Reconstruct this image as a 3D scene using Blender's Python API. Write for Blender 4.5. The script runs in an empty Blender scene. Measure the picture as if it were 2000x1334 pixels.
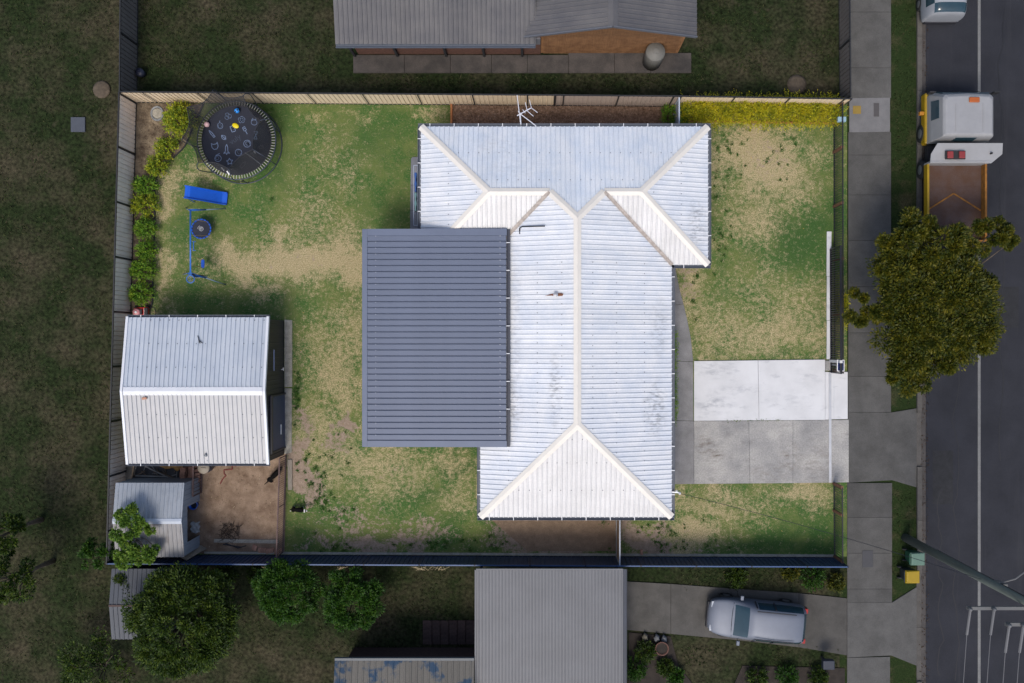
import bpy, math, random
import numpy as np
from mathutils import Vector, Matrix

random.seed(7); rng = np.random.default_rng(11)
SC = bpy.context.scene
COL = SC.collection
R = math.radians
S = 43.6          # photo pixels per metre on the ground
H = 42.0          # height of the camera
NX, NY = 1050.0, 667.0

def P(px, py, z=0.0):
    f = (H - z) / H / S
    return Vector(((px - NX) * f, (NY - py) * f, z))

# ---------------------------------------------------------------- camera, sky, sun, exposure
cam_d = bpy.data.cameras.new('camera'); cam = bpy.data.objects.new('camera', cam_d); COL.objects.link(cam)
cam.location = (0, 0, H)
cam_d.sensor_width = 36.0; cam_d.lens = 36.0 * H / (2000 / S); cam_d.shift_x = -0.025
cam_d.clip_end = 2000
SC.camera = cam
SUN_EL, SUN_AZ = R(60), R(196)      # azimuth clockwise from +Y
sd = Vector((math.sin(SUN_AZ) * math.cos(SUN_EL), math.cos(SUN_AZ) * math.cos(SUN_EL), math.sin(SUN_EL)))
w = bpy.data.worlds.new('World'); SC.world = w; w.use_nodes = True
nt = w.node_tree; nt.nodes.clear()
sky = nt.nodes.new('ShaderNodeTexSky'); sky.sky_type = 'NISHITA'; sky.sun_disc = False
sky.sun_elevation = SUN_EL; sky.sun_rotation = SUN_AZ; sky.dust_density = 3.0; sky.air_density = 1.0; sky.ozone_density = 1.0
bg = nt.nodes.new('ShaderNodeBackground'); bg.inputs['Strength'].default_value = 0.14
wo = nt.nodes.new('ShaderNodeOutputWorld')
nt.links.new(sky.outputs[0], bg.inputs[0]); nt.links.new(bg.outputs[0], wo.inputs[0])
sl = bpy.data.lights.new('sun', 'SUN'); sun = bpy.data.objects.new('sun', sl); COL.objects.link(sun)
sl.energy = 1.6; sl.angle = R(20); sl.color = (1.0, 0.95, 0.87)
sun.rotation_euler = (-sd).to_track_quat('-Z', 'Y').to_euler()
SC.view_settings.view_transform = 'Standard'; SC.view_settings.look = 'None'
SC.view_settings.exposure = 0.36; SC.view_settings.gamma = 1.0
SC.render.engine = 'CYCLES'; SC.cycles.use_denoising = True; SC.cycles.max_bounces = 6
SC.cycles.transparent_max_bounces = 12

# ---------------------------------------------------------------- materials
_M = {}
def mat(name, col, rough=0.6, var=0.12, scale=2.0, metal=0.0, bump=0.0, bscale=60.0, col2=None, mixat=(0.35, 0.65),
        spec=0.4, orand=0.0, stain=None, fine=0.0, fscale=40.0, stretch=None):
    """noise-varied surface; col2 blotches; stain=(colour, noise scale, threshold, stretch); orand = per-object tint"""
    if name in _M: return _M[name]
    m = bpy.data.materials.new(name); m.use_nodes = True; t = m.node_tree; n = t.nodes; L = t.links
    b = n['Principled BSDF']; b.inputs['Roughness'].default_value = rough; b.inputs['Metallic'].default_value = metal
    b.inputs['Specular IOR Level'].default_value = spec
    tc = n.new('ShaderNodeTexCoord'); src = tc.outputs['Object']
    if stretch:
        mp = n.new('ShaderNodeMapping'); mp.inputs['Scale'].default_value = stretch; L.new(src, mp.inputs[0]); src = mp.outputs[0]
    no = n.new('ShaderNodeTexNoise'); no.inputs['Scale'].default_value = scale; no.inputs['Detail'].default_value = 6; no.inputs['Roughness'].default_value = 0.62
    L.new(src, no.inputs['Vector'])
    mr = n.new('ShaderNodeMapRange'); mr.inputs[1].default_value = mixat[0]; mr.inputs[2].default_value = mixat[1]; L.new(no.outputs[0], mr.inputs[0])
    mx = n.new('ShaderNodeMix'); mx.data_type = 'RGBA'; L.new(mr.outputs[0], mx.inputs[0])
    c1 = [c * (1 - var) for c in col]; c2 = col2 if col2 else [min(1, c * (1 + var)) for c in col]
    mx.inputs[6].default_value = (*c1, 1); mx.inputs[7].default_value = (*c2, 1)
    out = mx.outputs[2]
    if fine:
        nf = n.new('ShaderNodeTexNoise'); nf.inputs['Scale'].default_value = fscale; nf.inputs['Detail'].default_value = 3; L.new(tc.outputs['Object'], nf.inputs['Vector'])
        mf = n.new('ShaderNodeMapRange'); mf.inputs[1].default_value = 0.3; mf.inputs[2].default_value = 0.7
        mf.inputs[3].default_value = 1 - fine; mf.inputs[4].default_value = 1 + fine; L.new(nf.outputs[0], mf.inputs[0])
        vm = n.new('ShaderNodeVectorMath'); vm.operation = 'SCALE'; L.new(out, vm.inputs[0]); L.new(mf.outputs[0], vm.inputs['Scale']); out = vm.outputs[0]
    if stain:
        sc_, ss, th, st = stain
        mp = n.new('ShaderNodeMapping'); mp.inputs['Scale'].default_value = st; L.new(tc.outputs['Object'], mp.inputs[0])
        ns = n.new('ShaderNodeTexNoise'); ns.inputs['Scale'].default_value = ss; ns.inputs['Detail'].default_value = 8; ns.inputs['Roughness'].default_value = 0.7
        L.new(mp.outputs[0], ns.inputs['Vector'])
        m2 = n.new('ShaderNodeMapRange'); m2.inputs[1].default_value = th; m2.inputs[2].default_value = th + 0.18; m2.inputs[4].default_value = 0.8; L.new(ns.outputs[0], m2.inputs[0])
        m3 = n.new('ShaderNodeMix'); m3.data_type = 'RGBA'; L.new(m2.outputs[0], m3.inputs[0]); L.new(out, m3.inputs[6]); m3.inputs[7].default_value = (*sc_, 1); out = m3.outputs[2]
    if orand:
        oi = n.new('ShaderNodeObjectInfo'); mo = n.new('ShaderNodeMapRange'); mo.inputs[3].default_value = 1 - orand; mo.inputs[4].default_value = 1 + orand
        L.new(oi.outputs['Random'], mo.inputs[0])
        v2 = n.new('ShaderNodeVectorMath'); v2.operation = 'SCALE'; L.new(out, v2.inputs[0]); L.new(mo.outputs[0], v2.inputs['Scale']); out = v2.outputs[0]
    L.new(out, b.inputs['Base Color'])
    if bump:
        nb = n.new('ShaderNodeTexNoise'); nb.inputs['Scale'].default_value = bscale; nb.inputs['Detail'].default_value = 4; L.new(tc.outputs['Object'], nb.inputs['Vector'])
        bp = n.new('ShaderNodeBump'); bp.inputs['Strength'].default_value = bump; bp.inputs['Distance'].default_value = 0.03
        L.new(nb.outputs[0], bp.inputs['Height']); L.new(bp.outputs[0], b.inputs['Normal'])
    _M[name] = m; return m

def leafmat(name, cols, rough=0.55):
    """leaves: each leaf (mesh island) takes its own colour between the given ones"""
    if name in _M: return _M[name]
    m = bpy.data.materials.new(name); m.use_nodes = True; t = m.node_tree; n = t.nodes; L = t.links
    b = n['Principled BSDF']; b.inputs['Roughness'].default_value = rough; b.inputs['Specular IOR Level'].default_value = 0.25
    g = n.new('ShaderNodeNewGeometry'); r = n.new('ShaderNodeValToRGB')
    tc = n.new('ShaderNodeTexCoord'); no = n.new('ShaderNodeTexNoise'); no.inputs['Scale'].default_value = 2.2; L.new(tc.outputs['Object'], no.inputs['Vector'])
    ad = n.new('ShaderNodeMath'); ad.operation = 'MULTIPLY_ADD'; L.new(g.outputs['Random Per Island'], ad.inputs[0]); ad.inputs[1].default_value = 0.7
    su = n.new('ShaderNodeMath'); su.operation = 'MULTIPLY_ADD'; L.new(no.outputs[0], su.inputs[0]); su.inputs[1].default_value = 1.2; su.inputs[2].default_value = -0.45
    L.new(su.outputs[0], ad.inputs[2]); L.new(ad.outputs[0], r.inputs[0])
    e = r.color_ramp.elements
    while len(e) < len(cols): e.new(0.5)
    for i, c in enumerate(cols): e[i].position = i / (len(cols) - 1); e[i].color = (*c, 1)
    L.new(r.outputs[0], b.inputs['Base Color'])
    tr = n.new('ShaderNodeBsdfTranslucent'); L.new(r.outputs[0], tr.inputs[0]); ms = n.new('ShaderNodeMixShader'); ms.inputs[0].default_value = 0.25
    L.new(b.outputs[0], ms.inputs[1]); L.new(tr.outputs[0], ms.inputs[2]); L.new(ms.outputs[0], n['Material Output'].inputs[0])
    _M[name] = m; return m

def flat(name, col, rough=0.5, metal=0.0, spec=0.4): return mat(name, col, rough, 0.05, 4.0, metal, spec=spec)

# ---------------------------------------------------------------- mesh helpers
class MB:
    def __init__(s): s.v = []; s.f = []
    def add(s, vs, fs):
        o = len(s.v); s.v += [tuple(x) for x in vs]; s.f += [tuple(i + o for i in f) for f in fs]; return s
    def box(s, x0, x1, y0, y1, z0, z1):
        return s.add([(x0,y0,z0),(x1,y0,z0),(x1,y1,z0),(x0,y1,z0),(x0,y0,z1),(x1,y0,z1),(x1,y1,z1),(x0,y1,z1)],
                     [(3,2,1,0),(4,5,6,7),(0,1,5,4),(1,2,6,5),(2,3,7,6),(3,0,4,7)])
    def bar(s, a, b, w=0.05, h=None, up=(0,0,1)):
        a = Vector(a); b = Vector(b); d = (b - a).normalized(); u = Vector(up)
        if abs(d.dot(u)) > 0.99: u = Vector((1,0,0))
        x = d.cross(u).normalized() * w / 2; y = x.cross(d).normalized() * (h or w) / 2
        return s.add([a-x-y,a+x-y,a+x+y,a-x+y,b-x-y,b+x-y,b+x+y,b-x+y],[(3,2,1,0),(4,5,6,7),(0,1,5,4),(1,2,6,5),(2,3,7,6),(3,0,4,7)])
    def prism(s, pts, z0, z1):
        n = len(pts); v = [(p[0],p[1],z0) for p in pts] + [(p[0],p[1],z1) for p in pts]
        return s.add(v, [tuple(range(n-1,-1,-1)), tuple(range(n,2*n))] + [(i,(i+1)%n,n+(i+1)%n,n+i) for i in range(n)])
    def tube(s, pts, r=0.02, n=6, closed=False, r2=None):
        pts = [Vector(p) for p in pts]; k = len(pts); vs = []; fs = []; prev = None
        for i, p in enumerate(pts):
            if closed: d = pts[(i+1)%k] - pts[i-1]
            else: d = pts[min(i+1,k-1)] - pts[max(i-1,0)]
            d.normalize()
            if prev is None:
                u = Vector((0,0,1)) if abs(d.z) < 0.9 else Vector((1,0,0)); x = d.cross(u).normalized()
            else:
                x = (prev - d * prev.dot(d)).normalized()
            prev = x; y = d.cross(x); rr = r if r2 is None else r + (r2 - r) * i / (k - 1)
            for j in range(n):
                a = 2 * math.pi * j / n; vs.append(p + x * math.cos(a) * rr + y * math.sin(a) * rr)
        m = k if closed else k - 1
        for i in range(m):
            for j in range(n):
                fs.append((i*n+j, i*n+(j+1)%n, ((i+1)%k)*n+(j+1)%n, ((i+1)%k)*n+j))
        if not closed: fs += [tuple(range(n-1,-1,-1)), tuple(range((k-1)*n, k*n))]
        return s.add(vs, fs)
    def lathe(s, c, prof, n=20):
        c = Vector(c); vs = []; fs = []
        for r, z in prof:
            for j in range(n):
                a = 2*math.pi*j/n; vs.append((c.x + r*math.cos(a), c.y + r*math.sin(a), c.z + z))
        for i in range(len(prof)-1):
            for j in range(n): fs.append((i*n+j, i*n+(j+1)%n, (i+1)*n+(j+1)%n, (i+1)*n+j))
        fs += [tuple(range(n-1,-1,-1)), tuple(range((len(prof)-1)*n, len(prof)*n))]
        return s.add(vs, fs)
    def ball(s, c, r, n=14, m=8):
        prof = [(max(1e-4, r*math.sin(math.pi*i/m)), -r*math.cos(math.pi*i/m)) for i in range(m+1)]
        return s.lathe(c, prof, n)
    def mesh(s, name, material=None, smooth=False):
        me = bpy.data.meshes.new(name); me.from_pydata(s.v, [], s.f); 
        if material: me.materials.append(material)
        if smooth: me.polygons.foreach_set('use_smooth', [True]*len(me.polygons))
        me.update(); return me
    def build(s, name, material, parent=None, smooth=False, bevel=0.0, **k):
        return piece(name, s.mesh(name, material, smooth), parent, bevel=bevel, **k)

def root_loc(o):
    while o.parent: o = o.parent
    return o.location
def piece(name, me, parent=None, M=None, bevel=0.0, label=None, kind=None):
    o = bpy.data.objects.new(name, me); COL.objects.link(o)
    if M is not None: o.matrix_basis = M
    if parent is not None:
        o.parent = parent
        if parent.parent is None: o.matrix_parent_inverse = Matrix.Translation(-parent.location)
    if bevel:
        b = o.modifiers.new('bevel', 'BEVEL'); b.width = bevel; b.segments = 2; b.limit_method = 'ANGLE'
    if label: o['label'] = label
    if kind: o['kind'] = kind
    return o
def thing(name, label, cat, loc=(0,0,0), group=None):
    o = bpy.data.objects.new(name, None); COL.objects.link(o); o.location = loc; o.empty_display_size = 0.2
    o['label'] = label; o['category'] = cat
    if group: o['group'] = group
    return o
def tag(o, label, cat, group=None):
    o['label'] = label; o['category'] = cat
    if group: o['group'] = group
    return o
def structure(o): o['kind'] = 'structure'; return o
def sgroup(name, loc=(0,0,0)):
    o = bpy.data.objects.new(name, None); COL.objects.link(o); o.location = loc; o['kind'] = 'structure'; return o
def copy_tree(o, parent=None):
    c = o.copy(); COL.objects.link(c)
    if parent is not None: c.parent = parent
    for ch in list(o.children): copy_tree(ch, c)
    return c
def T(x, y, z=0.0, rz=0.0, s=1.0): return Matrix.Translation((x, y, z)) @ Matrix.Rotation(rz, 4, 'Z') @ Matrix.Scale(s, 4)

def span(poly, u):
    vs = []
    n = len(poly)
    for i in range(n):
        a, b = poly[i], poly[(i+1) % n]
        lo, hi = min(a[0], b[0]), max(a[0], b[0])
        if hi - lo < 1e-9:
            if abs(u - lo) < 1e-6: vs += [a[1], b[1]]
        elif lo - 1e-9 <= u <= hi + 1e-9: vs.append(a[1] + (b[1]-a[1]) * (u-a[0]) / (b[0]-a[0]))
    return (min(vs), max(vs)) if vs else (0, 0)

def sheets(parent, O, u, v, poly, material, period=0.2, hr=0.03, per=4, name='roof_sheet', rib=(0.62, 0.72, 0.9, 1.0), lift=0.0):
    """ribbed metal sheets over a polygon given in (u along eave, v up slope); each sheet an object"""
    O = Vector(O); u = Vector(u).normalized(); v = Vector(v).normalized(); n = u.cross(v)
    if n.z < 0: n = -n
    us = [p[0] for p in poly]; umin, umax = min(us), max(us)
    a = umin; out = []
    while a < umax - 1e-6:
        b = min(a + per * period, umax); pts = {round(a, 5): None, round(b, 5): None}
        for k in range(per):
            for q in (0,) + rib:
                x = a + (k + q) * period
                if a <= x <= b: pts[round(x, 5)] = None
        for x in us:
            if a < x < b: pts[round(x, 5)] = None
        vs = []; fs = []
        for x in sorted(pts):
            lo, hi = span(poly, min(max(x, umin + 1e-5), umax - 1e-5))
            ph = ((x - a) / period + 1e-7) % 1.0
            if ph < rib[0]: h = 0
            elif ph < rib[1]: h = hr * (ph - rib[0]) / (rib[1] - rib[0])
            elif ph < rib[2]: h = hr
            else: h = hr * (rib[3] - ph) / (rib[3] - rib[2])
            q = O + u * x + n * (h + lift)
            vs += [q + v * lo, q + v * hi]
        k = len(vs) // 2
        fs = [(2*i, 2*i+2, 2*i+3, 2*i+1) for i in range(k-1)]
        mb = MB(); mb.add(vs, fs); out.append(mb.build(name, material, parent)); a = b
    return out

def cap(parent, A, B, n1, n2, material, w=0.17, lift=0.045, name='ridge_cap', drop=0.02):
    """folded capping strip along A-B over two roof planes"""
    A = Vector(A); B = Vector(B); d = (B - A).normalized(); vs = []; 
    sides = []
    for n in (n1, n2):
        n = Vector(n).normalized(); x = n.cross(d).normalized()
        if name.startswith('valley'):
            if x.z < 0: x = -x
        elif x.z > 0: x = -x
        if abs(x.z) < 1e-6: pass
        sides.append((x, n))
    up = (Vector(n1).normalized() + Vector(n2).normalized()).normalized()
    mb = MB()
    a0 = A + up * lift * 1.25; b0 = B + up * lift * 1.25
    for x, n in sides:
        a1 = A + x * w + n * lift; b1 = B + x * w + n * lift
        a2 = a1 - n * drop + x * 0.004; b2 = b1 - n * drop + x * 0.004
        mb.add([a0, b0, b1, a1], [(0,1,2,3)]); mb.add([a1, b1, b2, a2], [(0,1,2,3)])
    return mb.build(name, material, parent)

# ---------------------------------------------------------------- foliage helpers
def leaf_mesh(name, pts, dirs, size, material, asp=0.45, fold=0.0, jitter=0.35):
    """one rhombic leaf (two triangles) per point; dirs = long axis"""
    pts = np.asarray(pts, float); n = len(pts); d = np.asarray(dirs, float); d /= np.linalg.norm(d, axis=1)[:, None] + 1e-9
    d = d + rng.normal(0, jitter, (n, 3)); d /= np.linalg.norm(d, axis=1)[:, None]
    up = rng.normal(0, 0.55, (n, 3)) + np.array([0, 0, 1.0]); x = np.cross(d, up); x /= np.linalg.norm(x, axis=1)[:, None] + 1e-9
    s = (size * rng.uniform(0.6, 1.3, n))[:, None]
    nn = np.cross(x, d)
    a = pts; b = pts + d*s*0.5 + x*s*asp/2 + nn*s*0.08; c = pts + d*s - nn*s*0.1; e = pts + d*s*0.5 - x*s*asp/2 + nn*s*0.08
    V = np.stack([a, b, c, e], 1).reshape(-1, 3)
    me = bpy.data.meshes.new(name); me.vertices.add(4*n); me.vertices.foreach_set('co', V.ravel())
    me.loops.add(4*n); me.loops.foreach_set('vertex_index', np.arange(4*n, dtype=np.int32))
    me.polygons.add(n); me.polygons.foreach_set('loop_start', np.arange(0, 4*n, 4, dtype=np.int32)); 
    me.materials.append(material); me.update(calc_edges=True); me.validate(); return me

def sprigs(bases, dirs, lens, per):
    """leaf positions and directions along drooping sprigs"""
    pts = []; ds = []
    for b, d, l in zip(bases, dirs, lens):
        b = np.array(b); d = np.array(d) / (np.linalg.norm(d) + 1e-9)
        for k in range(per):
            t = (k + 0.5) / per; p = b + d * l * t + np.array([0, 0, -0.18 * l * t * t])
            side = rng.normal(0, 1, 3); side -= d * side.dot(d); side /= np.linalg.norm(side) + 1e-9
            pts.append(p); ds.append(d * 0.9 + side * 0.8)
    return np.array(pts), np.array(ds)

def shrub_mesh(name, rx, ry, h, n_sprig, per, leaf, material, seedjit=1.0):
    bases = []; dirs = []; lens = []
    for _ in range(n_sprig):
        a = rng.uniform(0, 2*math.pi); e = math.asin(rng.uniform(0.0, 1.0)); k = rng.uniform(0.25, 0.62)
        d = np.array([math.cos(a)*math.cos(e)*rx, math.sin(a)*math.cos(e)*ry, math.sin(e)*h*0.75])
        bases.append(d * k + np.array([0, 0, h*0.25])); dirs.append(d); lens.append(np.linalg.norm(d) * (1.05 - k) * rng.uniform(0.7, 1.15))
    p, d = sprigs(bases, dirs, lens, per)
    return leaf_mesh(name, p, d, leaf, material)

def shrub(px, py, rx, ry, h, label, material, leaf=0.1, n=110, per=14, group=None, name='shrub', cat='shrub'):
    c = P(px, py, h * 0.6); c.z = 0
    t = thing(name, label, cat, c, group)
    o = piece('foliage', shrub_mesh('foliage', rx, ry, h, n, per, leaf, material), t); o.matrix_basis = Matrix.Translation(c)
    mb = MB()
    for k in range(5):
        a = k * 1.26; mb.tube([(c.x, c.y, 0), (c.x + 0.4*rx*math.cos(a), c.y + 0.4*ry*math.sin(a), h*0.55)], 0.02, 5, r2=0.008)
    mb.build('stem', M_stem, t); return t

def tree(c, crown_c, rad, rz, label, material, n_clump=60, per_clump=150, leaf=0.16, name='tree', group=None, trunk_r=0.18, lobes=None, shell=0.55, csize=0.23):
    """tapered trunk and limbs, crown of leaf clumps spread through a lumpy volume"""
    c = Vector(c); cc = Vector(crown_c)
    t = thing(name, label, 'tree', c, group)
    vols = lobes or [(cc, rad, rz)]
    pts = []; ds = []; limbs = MB()
    limbs.tube([c, c + (cc - c) * 0.35 + Vector((0.06, 0.05, 0)), c + (cc - c) * 0.8], trunk_r, 8, r2=trunk_r * 0.5)
    tot = sum(v[1]**2 for v in vols)
    for (vc, vr, vz) in vols:
        vc = Vector(vc); k = max(4, int(n_clump * vr * vr / tot))
        for i in range(k):
            d = rng.normal(0, 1, 3); d /= np.linalg.norm(d); d[2] = abs(d[2]) * 0.9 - 0.25 * rng.uniform(0, 1)
            q = rng.uniform(shell, 1.0) ** 0.6 * rng.uniform(0.86, 1.05)
            cp = np.array(vc) + d * np.array([vr, vr, vz]) * q
            cr = csize * vr * rng.uniform(0.7, 1.35)
            m = int(per_clump * rng.uniform(0.7, 1.3))
            g = rng.normal(0, 1, (m, 3)); g /= np.linalg.norm(g, axis=1)[:, None]; g[:, 2] = np.abs(g[:, 2]) * 1.0 - 0.3
            pp = cp + g * cr * rng.uniform(0.45, 1.05, m)[:, None] * np.array([1, 1, 0.75])
            pts.append(pp); ds.append(g + d * 0.3)
            if i % 5 == 0: limbs.tube([c + (cc - c) * 0.5, (Vector(cp) + cc) / 2 - Vector((0, 0, 0.2)), Vector(cp)], trunk_r * 0.35, 5, r2=0.012)
    piece('crown', leaf_mesh('crown', np.concatenate(pts), np.concatenate(ds), leaf, material), t)
    limbs.build('trunk', M_bark, t, smooth=True)
    return t

M_stem = mat('woody_stem', (0.09, 0.06, 0.04), 0.9)
M_bark = mat('bark', (0.09, 0.07, 0.05), 0.95, 0.3, 6, bump=0.6, bscale=20)
# ---------------------------------------------------------------- ground, lawn, beds
def vnoise(x, y, sc, seed):
    r = np.random.default_rng(seed); G = r.random((256, 256))
    x = x * sc; y = y * sc; xi = np.floor(x).astype(int); yi = np.floor(y).astype(int); fx = x - xi; fy = y - yi
    fx = fx*fx*(3-2*fx); fy = fy*fy*(3-2*fy); g = lambda i, j: G[i & 255, j & 255]
    return (g(xi,yi)*(1-fx)+g(xi+1,yi)*fx)*(1-fy) + (g(xi,yi+1)*(1-fx)+g(xi+1,yi+1)*fx)*fy
def fbm(x, y, sc, seed, o=4): return sum(vnoise(x, y, sc * 2**k, seed + k) * 0.5**k for k in range(o)) / sum(0.5**k for k in range(o))

DRY = [(590,512,150,38,1.05),(480,522,52,45,.85),(660,478,60,50,.55),(560,470,70,40,.4),(600,420,60,60,.38),(315,400,13,60,.7),(320,500,16,90,.6),(310,560,14,40,.7),(330,360,25,30,.55),
  (650,715,70,80,.55),(690,650,35,90,.5),(680,760,40,50,.6),(620,850,80,60,.55),(700,905,150,50,.55),(870,895,60,25,.55),(905,960,45,45,.45),(760,960,80,40,.45),(620,230,40,16,.35),(690,215,30,10,.4),(830,215,40,12,.55),(860,222,20,20,.6),
  (470,300,40,60,.1),(390,350,30,25,.5),(640,290,40,60,.3),(680,345,30,40,.35),
  (1480,300,90,60,.85),(1510,340,70,55,.8),(1430,270,45,35,.65),(1560,300,40,30,.45),(1470,430,60,60,.6),(1420,400,30,90,.35),(1345,560,25,70,.65),(1385,640,50,60,.5),(1500,655,130,55,.6),(1570,600,70,60,.45),(1480,560,80,50,.4),(1360,690,20,20,.6),
  (1400,980,90,30,.6),(1350,1055,70,30,.85),(1270,1050,50,35,.5),(1560,960,60,22,.7),(1600,985,20,30,.5),(1460,1010,70,20,.35)]
DIRT = [(745,1062,110,18,.72),(690,1020,70,30,.5),(590,905,22,60,.95),(585,860,14,80,.7),(605,965,30,40,.7),(620,1075,50,10,.6),(1105,1045,105,40,1.35),(1260,1055,45,28,.85),(1010,1070,60,25,.6),(665,832,20,17,1.1),(648,873,22,14,.6),
  (840,1040,60,30,.55),(1350,1060,70,22,.4),(1345,540,14,50,.5),(640,800,40,14,.25),(545,515,10,6,.5),(610,505,25,6,.4),(1500,310,60,40,.35),(780,925,60,14,.3),(590,700,14,60,.3)]
LUSH_SHADE = [(470,585,110,30,.4),(530,330,50,60,.55),(545,230,40,50,.6),(720,270,90,70,.5),(740,400,70,60,.3),(780,230,60,50,.5),(400,470,70,80,.45),(440,560,60,30,.5),(600,600,50,30,.3),  # greener turf; blobs above shed and beside house also paint their shade
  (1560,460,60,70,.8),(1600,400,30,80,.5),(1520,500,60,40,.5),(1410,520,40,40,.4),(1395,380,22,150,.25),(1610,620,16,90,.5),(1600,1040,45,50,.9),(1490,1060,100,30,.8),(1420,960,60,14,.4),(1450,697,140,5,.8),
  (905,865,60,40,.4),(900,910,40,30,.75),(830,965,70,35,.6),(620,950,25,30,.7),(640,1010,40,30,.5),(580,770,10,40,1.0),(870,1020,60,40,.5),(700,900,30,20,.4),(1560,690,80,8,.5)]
def field(px, py, blobs, seed):
    wx = (fbm(px, py, 1/34, seed, 4) - 0.5) * 90; wy = (fbm(px, py, 1/34, seed + 50, 4) - 0.5) * 90
    f = np.zeros_like(px)
    for (a, b, rx, ry, s) in blobs:
        d = ((px + wx - a) / rx)**2 + ((py + wy - b) / ry)**2
        f = np.maximum(f, s * np.exp(-0.75 * d)) + 0.12 * s * np.exp(-0.5 * d)
    return f
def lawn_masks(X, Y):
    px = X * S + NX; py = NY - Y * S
    return field(px, py, DRY, 3), field(px, py, DIRT, 23), field(px, py, LUSH_SHADE, 43)

def lawn_material():
    m = bpy.data.materials.new('lawn_turf'); m.use_nodes = True; t = m.node_tree; n = t.nodes; L = t.links
    b = n['Principled BSDF']; b.inputs['Roughness'].default_value = 0.95; b.inputs['Specular IOR Level'].default_value = 0.1
    tc = n.new('ShaderNodeTexCoord')
    def noise(s, d=5, r=0.65):
        q = n.new('ShaderNodeTexNoise'); q.inputs['Scale'].default_value = s; q.inputs['Detail'].default_value = d; q.inputs['Roughness'].default_value = r
        L.new(tc.outputs['Object'], q.inputs['Vector']); return q.outputs[0]
    def math_(op, a, bb, c=None):
        q = n.new('ShaderNodeMath'); q.operation = op
        for i, x in enumerate((a, bb, c)):
            if x is None: continue
            if isinstance(x, (int, float)): q.inputs[i].default_value = x
            else: L.new(x, q.inputs[i])
        return q.outputs[0]
    def ramp(x, lo, hi):
        q = n.new('ShaderNodeMapRange'); q.interpolation_type = 'SMOOTHSTEP'; q.inputs[1].default_value = lo; q.inputs[2].default_value = hi; L.new(x, q.inputs[0]); return q.outputs[0]
    def mix(f, c1, c2):
        q = n.new('ShaderNodeMix'); q.data_type = 'RGBA'; L.new(f, q.inputs[0])
        for i, c in ((6, c1), (7, c2)):
            if isinstance(c, tuple): q.inputs[i].default_value = (*c, 1)
            else: L.new(c, q.inputs[i])
        return q.outputs[2]
    at = {k: n.new('ShaderNodeAttribute') for k in ('dry', 'dirt', 'lush_shade')}
    for k, a in at.items(): a.attribute_name = k
    n1, n2, n3, n4, n5 = noise(0.75, 3), noise(5), noise(24, 4, 0.7), noise(55, 2), noise(11, 4, 0.7)
    brk = math_('ADD', math_('MULTIPLY_ADD', n2, 2.2, -1.1), math_('ADD', math_('MULTIPLY_ADD', n3, 1.2, -0.6), math_('MULTIPLY_ADD', n5, 1.1, -0.55)))
    g = mix(ramp(n1, 0.35, 0.65), (0.044, 0.104, 0.025), (0.112, 0.142, 0.042))
    g = mix(ramp(n5, 0.46, 0.75), g, (0.165, 0.158, 0.066))
    g = mix(ramp(math_('ADD', at['lush_shade'].outputs['Fac'], math_('MULTIPLY', brk, 0.5)), 0.1, 0.95), g, (0.036, 0.084, 0.022))
    straw = mix(ramp(n3, 0.35, 0.7), (0.25, 0.205, 0.105), (0.42, 0.345, 0.205))
    g = mix(ramp(math_('ADD', math_('MULTIPLY_ADD', at['dry'].outputs['Fac'], 1.02, -0.03), brk), 0.02, 0.98), g, straw)
    dirt = mix(ramp(n2, 0.3, 0.7), (0.20, 0.15, 0.108), (0.28, 0.215, 0.165))
    g = mix(ramp(math_('ADD', at['dirt'].outputs['Fac'], math_('MULTIPLY', brk, 0.75)), 0.35, 0.7), g, dirt)
    q = n.new('ShaderNodeMapRange'); q.inputs[1].default_value = 0.3; q.inputs[2].default_value = 0.7; q.inputs[3].default_value = 0.64; q.inputs[4].default_value = 1.58
    L.new(math_('MULTIPLY_ADD', n4, 0.5, math_('MULTIPLY', n3, 0.5)), q.inputs[0])
    v = n.new('ShaderNodeVectorMath'); v.operation = 'SCALE'; L.new(g, v.inputs[0]); L.new(q.outputs[0], v.inputs['Scale'])
    L.new(v.outputs[0], b.inputs['Base Color'])
    bp = n.new('ShaderNodeBump'); bp.inputs['Strength'].default_value = 0.7; bp.inputs['Distance'].default_value = 0.04; L.new(n3, bp.inputs['Height']); L.new(bp.outputs[0], b.inputs['Normal'])
    return m

M_ground = mat('neighbour_grass', (0.021, 0.032, 0.011), 0.95, 0.3, 0.45, col2=(0.050, 0.042, 0.026), mixat=(0.42, 0.72), bump=0.8, bscale=18, spec=0.1, fine=0.55, fscale=7, stain=((0.058,0.05,0.032), 2.6, 0.56, (1,1,1)))  # grass darkened: dimming of the land round the lot put into colour
gx = 150
MB().add([(-gx,-gx,-0.03),(gx,-gx,-0.03),(gx,gx,-0.03),(-gx,gx,-0.03)], [(0,1,2,3)]).build('ground', M_ground, kind='structure')

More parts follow.
